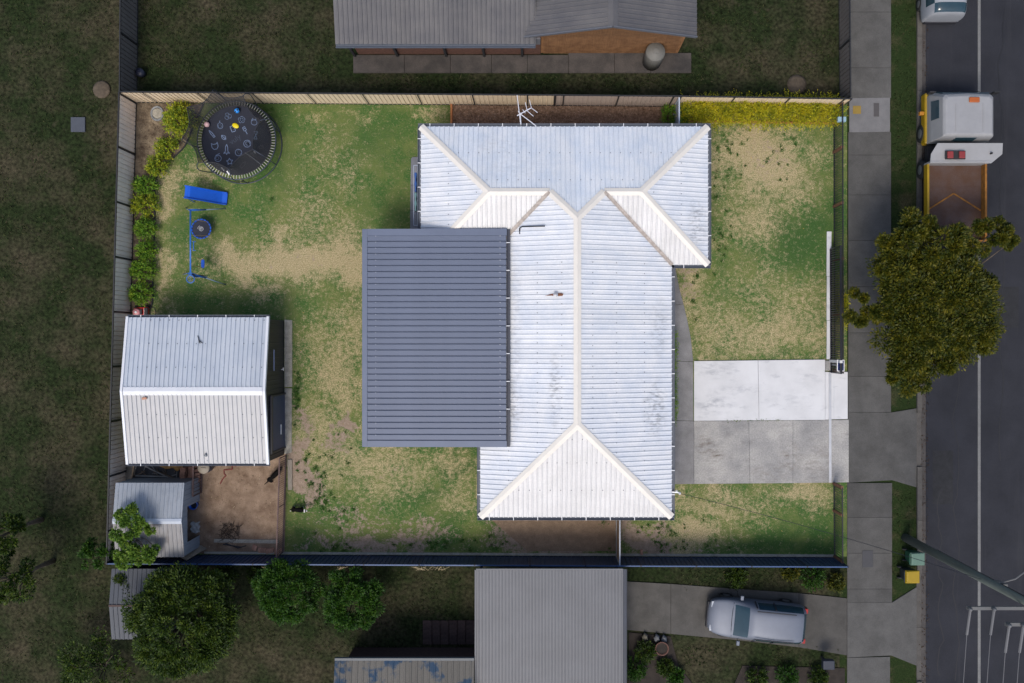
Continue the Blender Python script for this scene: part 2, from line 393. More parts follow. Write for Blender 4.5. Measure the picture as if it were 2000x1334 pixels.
# lot corners on the ground
CTL, CTR, CBL, CBR = P(268,200), P(1627,212), P(244,1081), P(1629,1088)
def make_lawn():
    step = 0.09; xs = np.arange(CBL.x - 0.05, 13.95, step); ys = np.arange(CBR.y + 0.02, CTL.y, step)
    X, Y = np.meshgrid(xs, ys); nx, ny = len(xs), len(ys)
    Z = 0.0 + 0.03 * (fbm(X, Y, 0.6, 91) - 0.5)
    Z = np.minimum(Z, 0.008)
    V = np.stack([X, Y, Z], -1).reshape(-1, 3); i = np.arange(nx*ny).reshape(ny, nx)
    F = np.stack([i[:-1,:-1], i[:-1,1:], i[1:,1:], i[1:,:-1]], -1).reshape(-1, 4)
    fx = CBL.x + (CTL.x - CBL.x) * (V[:, 1] - CBL.y) / (CTL.y - CBL.y); F = F[(V[:, 0] > fx - 0.02)[F].all(1)]
    me = bpy.data.meshes.new('lawn'); me.vertices.add(len(V)); me.vertices.foreach_set('co', V.ravel())
    me.loops.add(F.size); me.loops.foreach_set('vertex_index', F.ravel().astype(np.int32)); me.polygons.add(len(F)); me.polygons.foreach_set('loop_start', np.arange(0, F.size, 4, dtype=np.int32))
    me.update(calc_edges=True)
    for k, a in zip(('dry', 'dirt', 'lush_shade'), lawn_masks(X, Y)):
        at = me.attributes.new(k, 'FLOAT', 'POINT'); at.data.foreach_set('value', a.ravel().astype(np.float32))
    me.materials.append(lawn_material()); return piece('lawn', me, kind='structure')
make_lawn()

def in_lot_grass(X, Y):
    px = X*S+NX; py = NY-Y*S
    ok = (px > 300) & (px < 1622) & (py > 203) & (py < 1078)
    for (a, b, c, d) in ((700,440,1330,1015),(800,230,1395,530),(240,610,575,1090),(1310,520,1350,830),(1350,700,1640,945),(880,195,1640,243)):
        ok &= ~((px > a) & (px < b+0 if False else px < c) & (px > a) & (py > b) & (py < d))
    ok &= ~((px < 360 - (py-200)*0.45) & (py < 345)) & ~((px < 302) & (py < 610))
    return ok

def grass_tufts():
    n = 52000; X = rng.uniform(CTL.x, CTR.x, n); Y = rng.uniform(CBL.y, CTL.y, n)
    dry, dirt, lush_shade = lawn_masks(X, Y); k = in_lot_grass(X, Y) & (rng.random(n) > dirt * 1.1)
    X, Y, dry, lush_shade = X[k], Y[k], dry[k], lush_shade[k]
    dr = dry * .8 + rng.normal(0, 0.30, len(X)) - 0.25 * lush_shade > 0.55
    for sel, nm, cols, lab in ((~dr, 'grass', [(0.045,0.10,0.02),(0.085,0.15,0.03),(0.14,0.18,0.055)], 'g'), (dr, 'grass', [(0.17,0.145,0.065),(0.25,0.205,0.105),(0.34,0.28,0.16)], 'd')):
        m = sel.sum(); bl = 2
        x = np.repeat(X[sel], bl); y = np.repeat(Y[sel], bl); q = len(x)
        p = np.stack([x + rng.normal(0,.02,q), y + rng.normal(0,.02,q), np.zeros(q) - 0.005], 1); a = rng.uniform(0, 2*math.pi, q)
        d = np.stack([np.cos(a), np.sin(a), rng.uniform(0.3, 0.9, q)], 1)
        piece(nm, leaf_mesh(nm, p, d, 0.055, leafmat('blades_' + lab, cols, 0.8), 0.22), kind='stuff')
    # broad-leaved weeds and fresh green clumps
    W = [(300,330),(575,750),(582,770),(578,790),(1335,530),(1345,545)]
    spots = []
    for (a, b, rx, ry, c) in ((1345,560,24,75,26),(1400,400,26,140,44),(1480,300,100,60,26),(620,930,30,45,28),(640,990,45,40,18),(700,880,90,50,16),(580,765,8,35,20),(1380,300,18,60,12),(1290,1030,70,15,16),(1340,1065,80,10,14),(900,1060,90,10,18),(650,1070,70,8,14),(1330,680,12,30,8),(520,270,30,70,14),(860,200,30,3,8)):
        for _ in range(c): spots.append((rng.normal(a, rx*0.6), rng.normal(b, ry*0.6)))
    pts = []; ds = []
    for (a, b) in spots:
        c = P(a, b)
        if not in_lot_grass(np.array([c.x]), np.array([c.y]))[0] : continue
        r = rng.uniform(0.03, 0.11) * (1 + (rng.random() < .15)); m = int(34 * r / 0.1) + 6; an = rng.uniform(0, 2*math.pi, m); rr = r * np.abs(rng.normal(0, .8, m)); a2 = rng.uniform(0, 2*math.pi, m)
        pts.append(np.stack([c.x + rr*np.cos(an), c.y + rr*np.sin(an), rng.uniform(0, .03, m)], 1)); ds.append(np.stack([np.cos(a2), np.sin(a2), rng.uniform(.3,1.2,m)], 1))
    piece('weeds', leaf_mesh('weeds', np.concatenate(pts), np.concatenate(ds), 0.06, leafmat('weed_leaves', [(0.03,0.08,0.015),(0.05,0.13,0.02),(0.09,0.17,0.03)]), 0.5), kind='stuff')
    # fallen leaves and specks on the grass
    m = 220; x = rng.uniform(CTL.x, CTR.x, m); y = rng.uniform(CBL.y, CTL.y, m); k = in_lot_grass(x, y) ; x, y = x[k], y[k]; a = rng.uniform(0, 6.28, len(x))
    piece('fallen_leaves', leaf_mesh('fallen_leaves', np.stack([x, y, np.full(len(x), .02)], 1), np.stack([np.cos(a), np.sin(a), a*0], 1), 0.06, leafmat('dead_leaves', [(0.25,0.11,0.04),(0.45,0.30,0.08),(0.5,0.42,0.3),(0.6,0.58,0.55)]), 0.5), kind='stuff')
grass_tufts()
def rough_grass():
    # taller uncut grass and weeds on the land round the lot, blades coloured as dimmed
    P_ = []; D_ = []
    for (x0, x1, y0, y1, n) in ((-40,215,-40,1370,9000),(275,650,-30,160,3000),(1365,1630,-30,170,2200),(640,1370,146,172,1200),(300,900,1120,1280,2500),(1742,1786,-20,790,2200),(1742,1786,960,1130,500),(1330,1650,1110,1150,700),(1330,1640,1262,1300,900)):
        px = rng.uniform(x0, x1, n); py = rng.uniform(y0, y1, n)
        k = fbm(px, py, 1/40, 77, 3) + rng.normal(0, .08, n) > .46
        px, py = px[k], py[k]; a = rng.uniform(0, 6.28, len(px))
        P_.append(np.stack([(px-NX)/S, (NY-py)/S, np.full(len(px), -.03)], 1)); D_.append(np.stack([np.cos(a), np.sin(a), rng.uniform(.3, 1, len(px))], 1))
    piece('rough_grass', leaf_mesh('rough_grass', np.concatenate(P_), np.concatenate(D_), .13, leafmat('rough_blades', [(0.012,0.026,0.005),(0.026,0.045,0.010),(0.045,0.055,0.016),(0.075,0.065,0.035)], .8), .3), kind='stuff')
rough_grass()

M_mulch = mat('bark_mulch', (0.19, 0.115, 0.075), 0.95, 0.3, 9, col2=(0.30, 0.20, 0.14), bump=0.9, bscale=45, spec=0.1, fine=0.45, fscale=45)
M_mulch_old = mat('old_mulch', (0.10, 0.07, 0.05), 0.95, 0.35, 1.6, col2=(0.26, 0.205, 0.14), bump=0.8, bscale=40, spec=0.1, fine=0.4, fscale=40)
M_runsoil = mat('dog_run_soil', (0.20, 0.135, 0.092), 0.95, 0.2, 1.8, col2=(0.29, 0.21, 0.15), bump=0.6, bscale=40, spec=0.1, fine=0.3, fscale=50)
def bed(name, pix, m, z=0.02):
    pts = [P(a, b) for a, b in pix]
    if sum(p.x*q.y-q.x*p.y for p, q in zip(pts, pts[1:]+pts[:1])) < 0: pts.reverse()
    return MB().prism(pts, -0.02, z).build(name, m, kind='structure')
BEDLINE = [(398,203),(372,262),(362,285),(345,303),(322,325),(306,345),(302,380),(303,430),(301,480),(299,540),(298,590),(290,608)]
bed('garden_bed', [(268,201)] + BEDLINE + [(255,612)], M_mulch_old)
bed('garden_bed', [(882,203),(1316,203),(1316,285),(882,285)], M_mulch)
bed('garden_bed', [(1318,206),(1628,210),(1628,240),(1318,238)], M_mulch_old)
bed('dog_run_soil', [(248,880),(560,880),(556,1082),(244,1080)], M_runsoil)
bed('dirt', [(960,1015),(1203,1018),(1203,1076),(1030,1076),(1000,1050)], mat('bare_dirt', (0.22,0.155,0.105), 0.95, 0.15, 2.5, bump=0.4, spec=0.1, fine=0.2), 0.012)

def loose_bits(name, boxpx, n, size, cols, z=0.025, avoid=None):
    px = rng.uniform(boxpx[0], boxpx[2], n); py = rng.uniform(boxpx[1], boxpx[3], n)
    if avoid is not None: k = avoid(px, py); px, py = px[k], py[k]
    a = rng.uniform(0, 6.28, len(px))
    p = np.stack([(px-NX)/S, (NY-py)/S, np.full(len(px), z)], 1)
    return piece(name, leaf_mesh(name, p, np.stack([np.cos(a), np.sin(a), a*0+.1], 1), size, leafmat(name + '_tones%d' % int(boxpx[0]), cols, 0.9), 0.4), kind='stuff')
loose_bits('mulch_chips', (884,204,1314,255), 7000, 0.075, [(0.09,0.05,0.03),(0.2,0.12,0.08),(0.3,0.19,0.13),(0.45,0.34,0.27)])
loose_bits('mulch_chips', (268,203,400,600), 5200, 0.065, [(0.05,0.035,0.028),(0.11,0.075,0.05),(0.2,0.15,0.1),(0.3,0.24,0.17)],
           avoid=lambda x, y: np.where(y < 345, x < 398-(y-203)*0.62, x < 300))
loose_bits('twigs', (396,905,552,1070), 900, 0.06, [(0.05,0.04,0.03),(0.14,0.1,0.07),(0.3,0.22,0.12),(0.5,0.42,0.3)])
# heap of dark twigs in the dog run
def twig_heap(px, py, r, n, label):
    c = P(px, py); mb = MB()
    for _ in range(n):
        a = rng.uniform(0, 6.28); q = r * math.sqrt(rng.random()); b = rng.uniform(0, 6.28); l = rng.uniform(0.08, 0.3); z = rng.uniform(0.02, 0.09)
        p = Vector((c.x + q*math.cos(a), c.y + q*math.sin(a), z)); mb.tube([p, p + Vector((l*math.cos(b), l*math.sin(b), rng.uniform(-.02,.05)))], 0.008, 4)
    return tag(mb.build('twig_heap', mat('dark_twigs', (0.055,0.04,0.03), 0.9, 0.4, 8)), label, 'twig heap')
twig_heap(450, 1040, 0.45, 130, 'low heap of dark twigs on the bare soil of the dog run')

M_edge_black = flat('black_plastic', (0.02,0.02,0.025), 0.6)
M_orange = mat('orange_timber', (0.36,0.14,0.05), 0.8, 0.25, 6, stretch=(1,8,1))
pl = [P(a, b, 0.0) + Vector((0,0,0.05)) for a, b in BEDLINE]
def sm(pts, k=4):
    out = []
    for i in range(len(pts)-1):
        p0 = pts[max(i-1,0)]; p1 = pts[i]; p2 = pts[i+1]; p3 = pts[min(i+2,len(pts)-1)]
        for j in range(k):
            t = j/k; out.append(0.5*((2*p1)+(p2-p0)*t+(2*p0-5*p1+4*p2-p3)*t*t+(3*p1-p0-3*p2+p3)*t**3))
    return out + [pts[-1]]
tag(MB().tube(sm(pl), 0.035, 6).build('garden_edging', M_edge_black, smooth=True), 'black plastic edging curving round the shrub bed by the trampoline', 'edging')
tag(MB().bar(P(882,202)+Vector((0,0,.06)), P(882,262)+Vector((0,0,.06)), 0.09, 0.16).build('garden_edging', M_orange, bevel=.01), 'short orange sleeper ending the mulch bed behind the house', 'edging')
e = thing('garden_edging', 'long orange timber sleepers along the golden hedge bed', 'edging', P(1480,240))
xs = [1340,1440,1520,1628]
for a, b in zip(xs[:-1], xs[1:]):
    MB().bar(P(a,237+(a-1340)*.018)+Vector((.01,0,.07)), P(b,237+(b-1340)*.018)+Vector((-.01,0,.07)), 0.07, 0.18).build('sleeper', M_orange, e, bevel=.008)

# ---------------------------------------------------------------- paving
M_white_conc = mat('new_concrete', (0.56,0.56,0.565), 0.8, 0.06, 0.9, bump=0.15, bscale=50, spec=0.2, stain=((0.33,0.34,0.36), 1.1, 0.57, (1,2.6,1)), fine=0.04, fscale=70)
M_old_conc = mat('old_concrete', (0.275,0.27,0.265), 0.9, 0.14, 0.7, col2=(0.38,0.365,0.34), mixat=(0.35,0.68), bump=0.35, bscale=60, spec=0.15, fine=0.16, fscale=16, stain=((0.19,0.18,0.175), 1.6, 0.55, (1,1.6,1)), orand=0.015)
M_path = mat('path_concrete', (0.20,0.195,0.195), 0.9, 0.15, 1.6, bump=0.35, bscale=60, spec=0.15, fine=0.2, fscale=60, orand=0.05)
def slab(parent, pix, m, z1=0.06, z0=-0.08, name='concrete_slab', gap=0.008, label=None):
    pts = [P(a, b) for a, b in pix]
    if sum(p.x*q.y-q.x*p.y for p, q in zip(pts, pts[1:]+pts[:1])) < 0: pts.reverse()
    c = sum(pts, Vector()) / len(pts); pts = [p + (c - p).normalized() * gap for p in pts]
    return MB().prism(pts, z0, z1).build(name, m, parent, bevel=0.006, label=label)
dw = sgroup('driveway', P(1480,822))
slab(dw, [(1355,705),(1480,703.5),(1482,821),(1355,822)], M_white_conc)
slab(dw, [(1480,703.5),(1611,702),(1611,820),(1482,821)], M_white_conc)
slab(dw, [(1611,726),(1628,726),(1628,819),(1611,820)], M_white_conc)
slab(dw, [(1628,726),(1655,726),(1655,818.5),(1628,819)], M_white_conc)
slab(dw, [(1355,822),(1462,821.5),(1464,944),(1355,945)], M_old_conc)
slab(dw, [(1462,821.5),(1548,820.5),(1548,943.5),(1464,944)], M_old_conc)
slab(dw, [(1548,820.5),(1621,820),(1621,942.5),(1548,943.5)], M_old_conc)
slab(dw, [(1621,820),(1657,819),(1657,942),(1621,942.5)], M_old_conc)
pa = sgroup('path', P(1330,800))
slab(pa, [(1285,820),(1355,822),(1355,945),(1285,946)], M_path)
slab(pa, [(1285,705),(1353.5,706),(1354,822),(1285,820)], M_path)
slab(pa, [(1285,600),(1334.5,594),(1342,625),(1349,660),(1352,690),(1353.5,706),(1285,705)], M_path)
slab(pa, [(1285,515),(1318,515),(1321,535),(1327,565),(1334.5,594),(1285,600)], M_path)
# pale strip by the gate and gate track
st = sgroup('gate_strip', P(1617,600))
for a, b in ((452,540),(540,626),(626,702)):
    slab(st, [(1614.5,a),(1623.5,a),(1623,b),(1614,b)], M_white_conc, 0.05)
slab(st, [(1611,704),(1621,704),(1621,724),(1611,724)], M_old_conc, 0.09)
tr = thing('gate_track', 'narrow steel gate rail laid across the driveway', 'rail', P(1621,830))
MB().bar(P(1620,727)+Vector((0,0,.075)), P(1620.5,942)+Vector((0,0,.075)), 0.11, 0.03).build('rail_plate', flat('galvanised', (0.5,0.51,0.53), 0.4, 0.6), tr)
MB().bar(P(1620.2,727)+Vector((0,0,.10)), P(1620.7,942)+Vector((0,0,.10)), 0.03, 0.03).build('rail', flat('galvanised', (0.5,0.51,0.53), 0.4, 0.6), tr)
# paving beside the house
M_deck = mat('grey_paving', (0.15,0.155,0.175), 0.8, 0.15, 2.0, bump=0.2, fine=0.1, orand=0.06)
pv = sgroup('paving', P(830,380))
slab(pv, [(803,310),(806,307),(850,307),(850,362),(802,362)], M_deck, 0.07)
slab(pv, [(802,362),(850,362),(850,412),(801.5,412)], M_deck, 0.07)
slab(pv, [(801.5,412),(850,412),(850,475),(801,475)], M_deck, 0.07)
ps_ = sgroup('patio_slab', P(860,660))
for a, b in ((735,830),(830,960)):
    for c, d in ((455,560),(560,665),(665,770),(770,865)): slab(ps_, [(a,c),(b,c),(b,d),(a,d)], M_path, .05)
# slab edge in front of the big shed, kerbs of the dog run
sc_ = thing('concrete_strip', 'rough concrete strip along the front of the big shed', 'concrete', P(566,750))
M_rough = mat('rough_concrete', (0.30,0.28,0.235), 0.95, 0.2, 5, bump=0.6, bscale=30, fine=0.25, fscale=40)
slab(sc_, [(556,624),(571,625),(571,756),(556,756)], M_rough, 0.05)
slab(sc_, [(556,758),(570.5,758),(570,884),(556,887)], M_rough, 0.05)
for i, (pts, lab) in enumerate((([(419,1052),(545,1054),(545,1061),(418,1059)], 'long concrete edging beam on the soil of the dog run'),
        ([(562,897),(571,897),(571,957),(563,957)], 'weathered timber plank lying outside the dog run railing'))):
    o = slab(None, pts, M_rough if i == 0 else mat('grey_plank', (0.26,0.225,0.18), 0.9, 0.2, 4, stretch=(6,1,1)), 0.07, -0.02, name='edging_beam' if i == 0 else 'plank')
    tag(o, lab, 'beam' if i == 0 else 'plank')
# ---------------------------------------------------------------- fences
M_post = flat('dark_steel', (0.02,0.02,0.022), 0.5)
def steel_fence(label, p0, p1, h, m_panel, m_post, side=1, bay=2.38, first=None, group=None, z0=0.0, bayend=True, rail=None, skip=()):
    """pressed steel fence: each bay a panel between posts, top and bottom rails per bay"""
    p0 = Vector(p0); p1 = Vector(p1); L_ = (p1 - p0).length; d = (p1 - p0).normalized(); ang = math.atan2(d.y, d.x)
    t = thing('steel_fence', label, 'fence', p0, group)
    cuts = [0.0]; x = first if first is not None else bay
    while x < L_ - 0.25: cuts.append(x); x += bay
    cuts.append(L_)
    cache = {}
    for i, (a, b) in enumerate(zip(cuts[:-1], cuts[1:])):
        w_ = round(b - a - 0.05, 3)
        if w_ not in cache:
            vs = []; prof = []; x = 0.0
            while x < w_ - 1e-6:
                for q, hh in ((0, 0), (0.008, -0.035), (0.026, -0.035), (0.034, 0.0)):
                    if x + q < w_: prof.append((x + q, hh))
                x += 0.2
            prof.append((w_, 0)); k = len(prof)
            for (x, hh) in prof: vs += [(x, -side * hh, 0.09), (x, -side * hh, h - 0.06)]
            mb = MB(); mb.add(vs, [(2*j, 2*j+2, 2*j+3, 2*j+1) for j in range(k-1)])
            r = MB().box(0, w_, -0.025, 0.025, h - 0.065, h); rb = MB().box(0, w_, -0.022, 0.022, 0.03, 0.092)
            cache[w_] = (mb.mesh('fence_panel', m_panel), r.mesh('top_rail', rail or m_post), rb.mesh('bottom_rail', m_post))
        M_ = Matrix.Translation(p0 + d * (a + 0.025) + Vector((0,0,z0))) @ Matrix.Rotation(ang, 4, 'Z')
        for nm, me in zip(('fence_panel', 'top_rail', 'bottom_rail'), cache[w_]): piece(nm, me, t, M_)
    pm = MB().box(-0.032, 0.032, -0.032, 0.032, 0, h + 0.012).mesh('post', m_post)
    for a in cuts: piece('post', pm, t, Matrix.Translation(p0 + d * a + Vector((0,0,z0))) @ Matrix.Rotation(ang, 4, 'Z'))
    return t
M_cream = mat('cream_sheet', (0.70,0.57,0.41), 0.55, 0.06, 1.2, fine=0.03, orand=0.05)
M_bright_cream = mat('brightened_sheet', (0.84,0.73,0.62), 0.55, 0.08, 1.2, fine=0.03, orand=0.05)  # same cream paint, brightened to make up for weak light on this side
M_shadesheet = mat('house_shade_sheet', (0.42,0.34,0.29), 0.55, 0.06, 1.2, orand=0.05)  # cream sheet darkened: the house's shade is painted into the colour
M_navy = mat('navy_sheet', (0.018,0.035,0.08), 0.45, 0.1, 1.2, orand=0.12)
M_navyrail = flat('navy_rail', (0.035,0.075,0.18), 0.4)
M_dimsheet = mat('dimmed_sheet', (0.13,0.115,0.105), 0.6, 0.1, 1.2, orand=0.05)  # darkened copy of the fence sheet, dimming outside the lot painted in
A = P(268,200); 
steel_fence('cream steel fence behind the trampoline and back lawn', P(268,200), P(1082,206), 1.8, M_cream, M_post, side=-1, bay=2.36, first=0.98)
steel_fence('cream steel fence with painted house shade behind the mulch bed', P(1084,206), P(1317,208), 1.8, M_shadesheet, M_post, side=-1, bay=2.36, first=0.35)
steel_fence('cream steel fence behind the golden hedge', P(1319,208), P(1637,213), 1.8, M_cream, M_post, side=-1, bay=2.36, first=2.3)
steel_fence('long brightened cream steel fence beside the row of green shrubs', P(267,202), P(243.5,1081), 1.8, M_bright_cream, M_post, side=-1, bay=2.36, first=2.30)
steel_fence('dimmed steel fence dividing the two yards behind', P(270,-60), P(268,198), 1.8, M_dimsheet, M_post, side=-1, bay=2.4, first=3.4)
steel_fence('navy blue steel fence along the lower side of the yard', P(244,1083), P(1631,1089), 1.78, M_navy, flat('navy_post', (0.012,0.02,0.045), .5), side=1, bay=2.38, first=1.5, rail=M_navyrail)
# side fences next to the house walls
steel_fence('short grey steel side fence between house and golden hedge', P(1315.5,211), P(1315.5,285), 1.7, mat('pale_blue_sheet', (0.3,0.33,0.37), 0.5), flat('pale_rail', (0.42,0.46,0.52), 0.4), side=1, bay=1.6)
steel_fence('narrow brown side gate fence below the house', P(1204,1000), P(1204,1086), 1.75, mat('brown_gate', (0.3,0.2,0.13), 0.6), flat('gate_rail', (0.3,0.32,0.36), 0.4), side=1, bay=1.9)
# bottom plinth of the navy fence
tag(MB().bar(P(400,1079)+Vector((0,0,.03)), P(1628,1085)+Vector((0,0,.03)), 0.1, 0.1).build('fence_plinth', M_rough), 'pale concrete plinth at the foot of the navy fence', 'plinth')

M_black = flat('black_paint', (0.012,0.013,0.018), 0.4)
M_rust_post = mat('brown_post', (0.16,0.075,0.045), 0.8, 0.3, 7)
def bar_fence(label, p0, p1, h, spacing, posts, m_bar, m_post, name='bar_fence', pw=0.11, rails=(0.08, 1.0), bw=0.026, ph=None, cat='fence', rw=.05):
    p0 = Vector(p0); p1 = Vector(p1); d = p1 - p0; L_ = d.length; d.normalize(); ang = math.atan2(d.y, d.x); t = thing(name, label, cat, p0)
    bm_ = MB().box(-bw/2, bw/2, -bw/2, bw/2, h*rails[0], h*rails[1]).mesh('bar', m_bar)
    n = int(L_ / spacing)
    for i in range(1, n):
        piece('bar', bm_, t, Matrix.Translation(p0 + d * (i * L_ / n)) @ Matrix.Rotation(ang, 4, 'Z'))
    for z in rails:
        MB().bar(p0 + Vector((0,0,z*h)), p1 + Vector((0,0,z*h)), rw, 0.045).build('rail', m_bar, t)
    pm = MB().box(-pw/2, pw/2, -pw/2, pw/2, 0, ph or h).mesh('post', m_post)
    for f in posts: piece('post', pm, t, Matrix.Translation(p0 + d * (f * L_)) @ Matrix.Rotation(ang, 4, 'Z'))
    return t
bar_fence('black bar fence with brown posts along the front lawn', P(1628,213), P(1629,728), 1.25, 0.103, (0.0,0.165,0.37,0.575,0.78,0.99), M_black, M_rust_post)
bar_fence('short black bar fence with brown posts below the driveway', P(1628,944), P(1629,1086), 1.2, 0.103, (0.0,0.37,1.0), M_black, M_rust_post)
# sliding gate standing open along the fence
g = bar_fence('open black sliding gate parked beside the front fence', P(1621.5,487), P(1622.5,727), 1.45, 0.1, (), M_black, M_black, name='sliding_gate', rails=(0.06, 1.0), cat='gate', bw=.036, rw=.09)
MB().bar(P(1621.5,487)+Vector((0,0,.08)), P(1621.5,487)+Vector((0,0,1.47)), .06).build('gate_frame', M_black, g)
MB().bar(P(1622.5,727)+Vector((0,0,.08)), P(1622.5,727)+Vector((0,0,1.47)), .06).build('gate_frame', M_black, g)
# gate motor with small solar panel
c = P(1641,714,1.2); c.z = 0
t = thing('solar_panel', 'small solar panel on a white post at the gate end', 'solar panel', c)
MB().box(c.x-.03,c.x+.03,c.y-.03,c.y+.03,0,1.25).build('post', M_white_conc, t)
MB().box(c.x-.16,c.x+.16,c.y-.25,c.y+.25,1.25,1.28).build('panel_frame', flat('white_metal', (0.75,0.75,0.75), 0.4), t)
MB().box(c.x-.13,c.x+.13,c.y-.22,c.y+.22,1.276,1.284).build('panel_cell', flat('solar_cell', (0.02,0.03,0.10), 0.15), t)
tag(MB().bar(P(1621,705)+Vector((.02,0,.0)), P(1621,705)+Vector((.02,0,1.5)), .12).build('gate_post', M_white_conc), 'white concrete post where the sliding gate ends', 'post')
# dog run railings (rusty)
M_rusty = mat('rusty_steel', (0.11,0.07,0.065), 0.8, 0.35, 9)
bar_fence('rusty bar railing between dog run and back lawn', Vector((-11.26,-5.1,0)), Vector((-11.4,-9.42,0)), 1.08, 0.092, (0,0.5,1), M_rusty, M_rusty, name='bar_railing', pw=0.04, bw=0.019)
bar_fence('short rusty bar railing in front of the brick pile', Vector((-15.02,-5.28,0)), Vector((-15.04,-6.75,0)), 1.1, 0.16, (0,1), M_rusty, M_rusty, name='bar_railing', pw=0.04, bw=0.02)
# ---------------------------------------------------------------- the house
ZE, TP = 2.5, math.tan(R(20))
EX0, EX1, EYT, EYB = -2.206*47.6/S*.94/.9375, 5.160*47.6/S*.94/.9375, 8.272*47.6/S*.94/.9375, -6.756*47.6/S*.94/.9375
WX0, WX1, WYB = -4.491*47.6/S*.94/.9375, 6.559*47.6/S*.94/.9375, 2.954*47.6/S*.94/.9375
hw1 = (EX1 - EX0) / 2; hw2 = (EYT - WYB) / 2; RX = (EX0 + EX1) / 2; RY = (EYT + WYB) / 2
def zr(d): return ZE + d * TP
apT = Vector((RX, EYT - hw1, zr(hw1))); apB = Vector((RX, EYB + hw1, zr(hw1)))
rL = Vector((WX0 + hw2, RY, zr(hw2))); rR = Vector((WX1 - hw2, RY, zr(hw2)))
jL = Vector((EX0 + hw2, RY, zr(hw2))); jR = Vector((EX1 - hw2, RY, zr(hw2)))
vL = Vector((EX0, WYB, ZE)); vR = Vector((EX1, WYB, ZE))
cNW = Vector((WX0,EYT,ZE)); cNE = Vector((WX1,EYT,ZE)); cSW2 = Vector((WX0,WYB,ZE)); cSE2 = Vector((WX1,WYB,ZE)); cSW = Vector((EX0,EYB,ZE)); cSE = Vector((EX1,EYB,ZE))
house = thing('house', 'single storey house with white ribbed metal hip roof', 'house', (RX, 0.5, 0))

def roof_metal(name, col, tint, mould=None, patch=None, stretch=(1,1,1), var=0.05):
    return mat(name, col, 0.42, var, 1.3, metal=0.0, col2=tint, mixat=(0.38,0.66), spec=0.35, fine=0.045, fscale=16, orand=0.04, stain=(mould, 3.0, 0.66, stretch) if mould else None, bump=0.06, bscale=12)
WHITE = (0.66,0.67,0.69)
M_roofN = roof_metal('roof_north', (0.68,0.705,0.74), (0.55,0.60,0.67), (0.40,0.45,0.53), stretch=(3,.5,1))  # blue sky light on this slope tinted into the white sheet
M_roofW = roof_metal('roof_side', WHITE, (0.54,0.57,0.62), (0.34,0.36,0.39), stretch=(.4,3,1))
M_roofS = roof_metal('roof_south', (0.62,0.61,0.60), (0.54,0.53,0.52), (0.44,0.42,0.40), stretch=(3,.5,1))  # same white sheet, warm sunlight tinted into its colour
M_cap = mat('cream_capping', (0.66,0.62,0.56), 0.5, 0.03, 2.0, fine=0.03)
M_valley = mat('valley_tin', (0.36,0.31,0.27), 0.6, 0.25, 6, fine=0.1)
M_gutter = flat('grey_gutter', (0.10,0.115,0.145), 0.45)
M_bracket = flat('gutter_strap', (0.75,0.75,0.76), 0.4)
M_wall = mat('rendered_wall', (0.46,0.42,0.37), 0.85, 0.06, 2, bump=0.2)
M_glass = flat('window_glass', (0.03,0.04,0.05), 0.05, 0.0, 0.6)
M_frame = flat('white_metal', (0.75,0.75,0.75), 0.4)

def mould_shade_patches(m, spots, colour=(0.16,0.17,0.19), sc=3.2):
    """mildew, stains and the painted patio shade at fixed places (object = world coordinates), broken up by noise"""
    t = m.node_tree; n = t.nodes; L = t.links; b = n['Principled BSDF']; src = b.inputs['Base Color'].links[0].from_socket
    tc = n.new('ShaderNodeTexCoord'); no = n.new('ShaderNodeTexNoise'); no.inputs['Scale'].default_value = sc; no.inputs['Detail'].default_value = 8; no.inputs['Roughness'].default_value = 0.72
    mp = n.new('ShaderNodeMapping'); mp.inputs['Scale'].default_value = (1.0, 2.4, 1); L.new(tc.outputs['Object'], mp.inputs[0]); L.new(mp.outputs[0], no.inputs[0])
    tot = None
    for (x, y, rx, ry, s) in spots:
        sb = n.new('ShaderNodeVectorMath'); sb.operation = 'SUBTRACT'; L.new(tc.outputs['Object'], sb.inputs[0]); sb.inputs[1].default_value = (x, y, 0)
        ml = n.new('ShaderNodeVectorMath'); ml.operation = 'MULTIPLY'; L.new(sb.outputs[0], ml.inputs[0]); ml.inputs[1].default_value = (1/rx, 1/ry, 0)
        ln = n.new('ShaderNodeVectorMath'); ln.operation = 'LENGTH'; L.new(ml.outputs[0], ln.inputs[0])
        mr = n.new('ShaderNodeMapRange'); mr.inputs[1].default_value = 1.0; mr.inputs[2].default_value = 0.3; mr.inputs[4].default_value = s; L.new(ln.outputs['Value'], mr.inputs[0])
        if tot is None: tot = mr.outputs[0]
        else:
            a = n.new('ShaderNodeMath'); a.operation = 'MAXIMUM'; L.new(tot, a.inputs[0]); L.new(mr.outputs[0], a.inputs[1]); tot = a.outputs[0]
    k = n.new('ShaderNodeMapRange'); k.inputs[1].default_value = 0.46; k.inputs[2].default_value = 0.66; L.new(no.outputs[0], k.inputs[0])
    f = n.new('ShaderNodeMath'); f.operation = 'MULTIPLY'; L.new(tot, f.inputs[0]); L.new(k.outputs[0], f.inputs[1])
    mx = n.new('ShaderNodeMix'); mx.data_type = 'RGBA'; L.new(f.outputs[0], mx.inputs[0]); L.new(src, mx.inputs[6]); mx.inputs[7].default_value = (*colour,1)
    L.new(mx.outputs[2], b.inputs['Base Color'])
def Q(px, py, z=2.8): p = P(px, py, z); return (p.x, p.y)
mould_shade_patches(M_roofW, [(*Q(1280,800), 0.62, 1.6, .9),(*Q(1288,640), 0.5, 1.6, .6),(*Q(1362,440,2.7), 0.5, 1.4, .95),(*Q(1005,790), 0.45, 1.6, .75),(*Q(1083,760,3.4), 0.3, 1.9, .8),(*Q(1010,650), 0.3, 4.5, .4)])  # last spot paints the patio cover's shade along its gutter
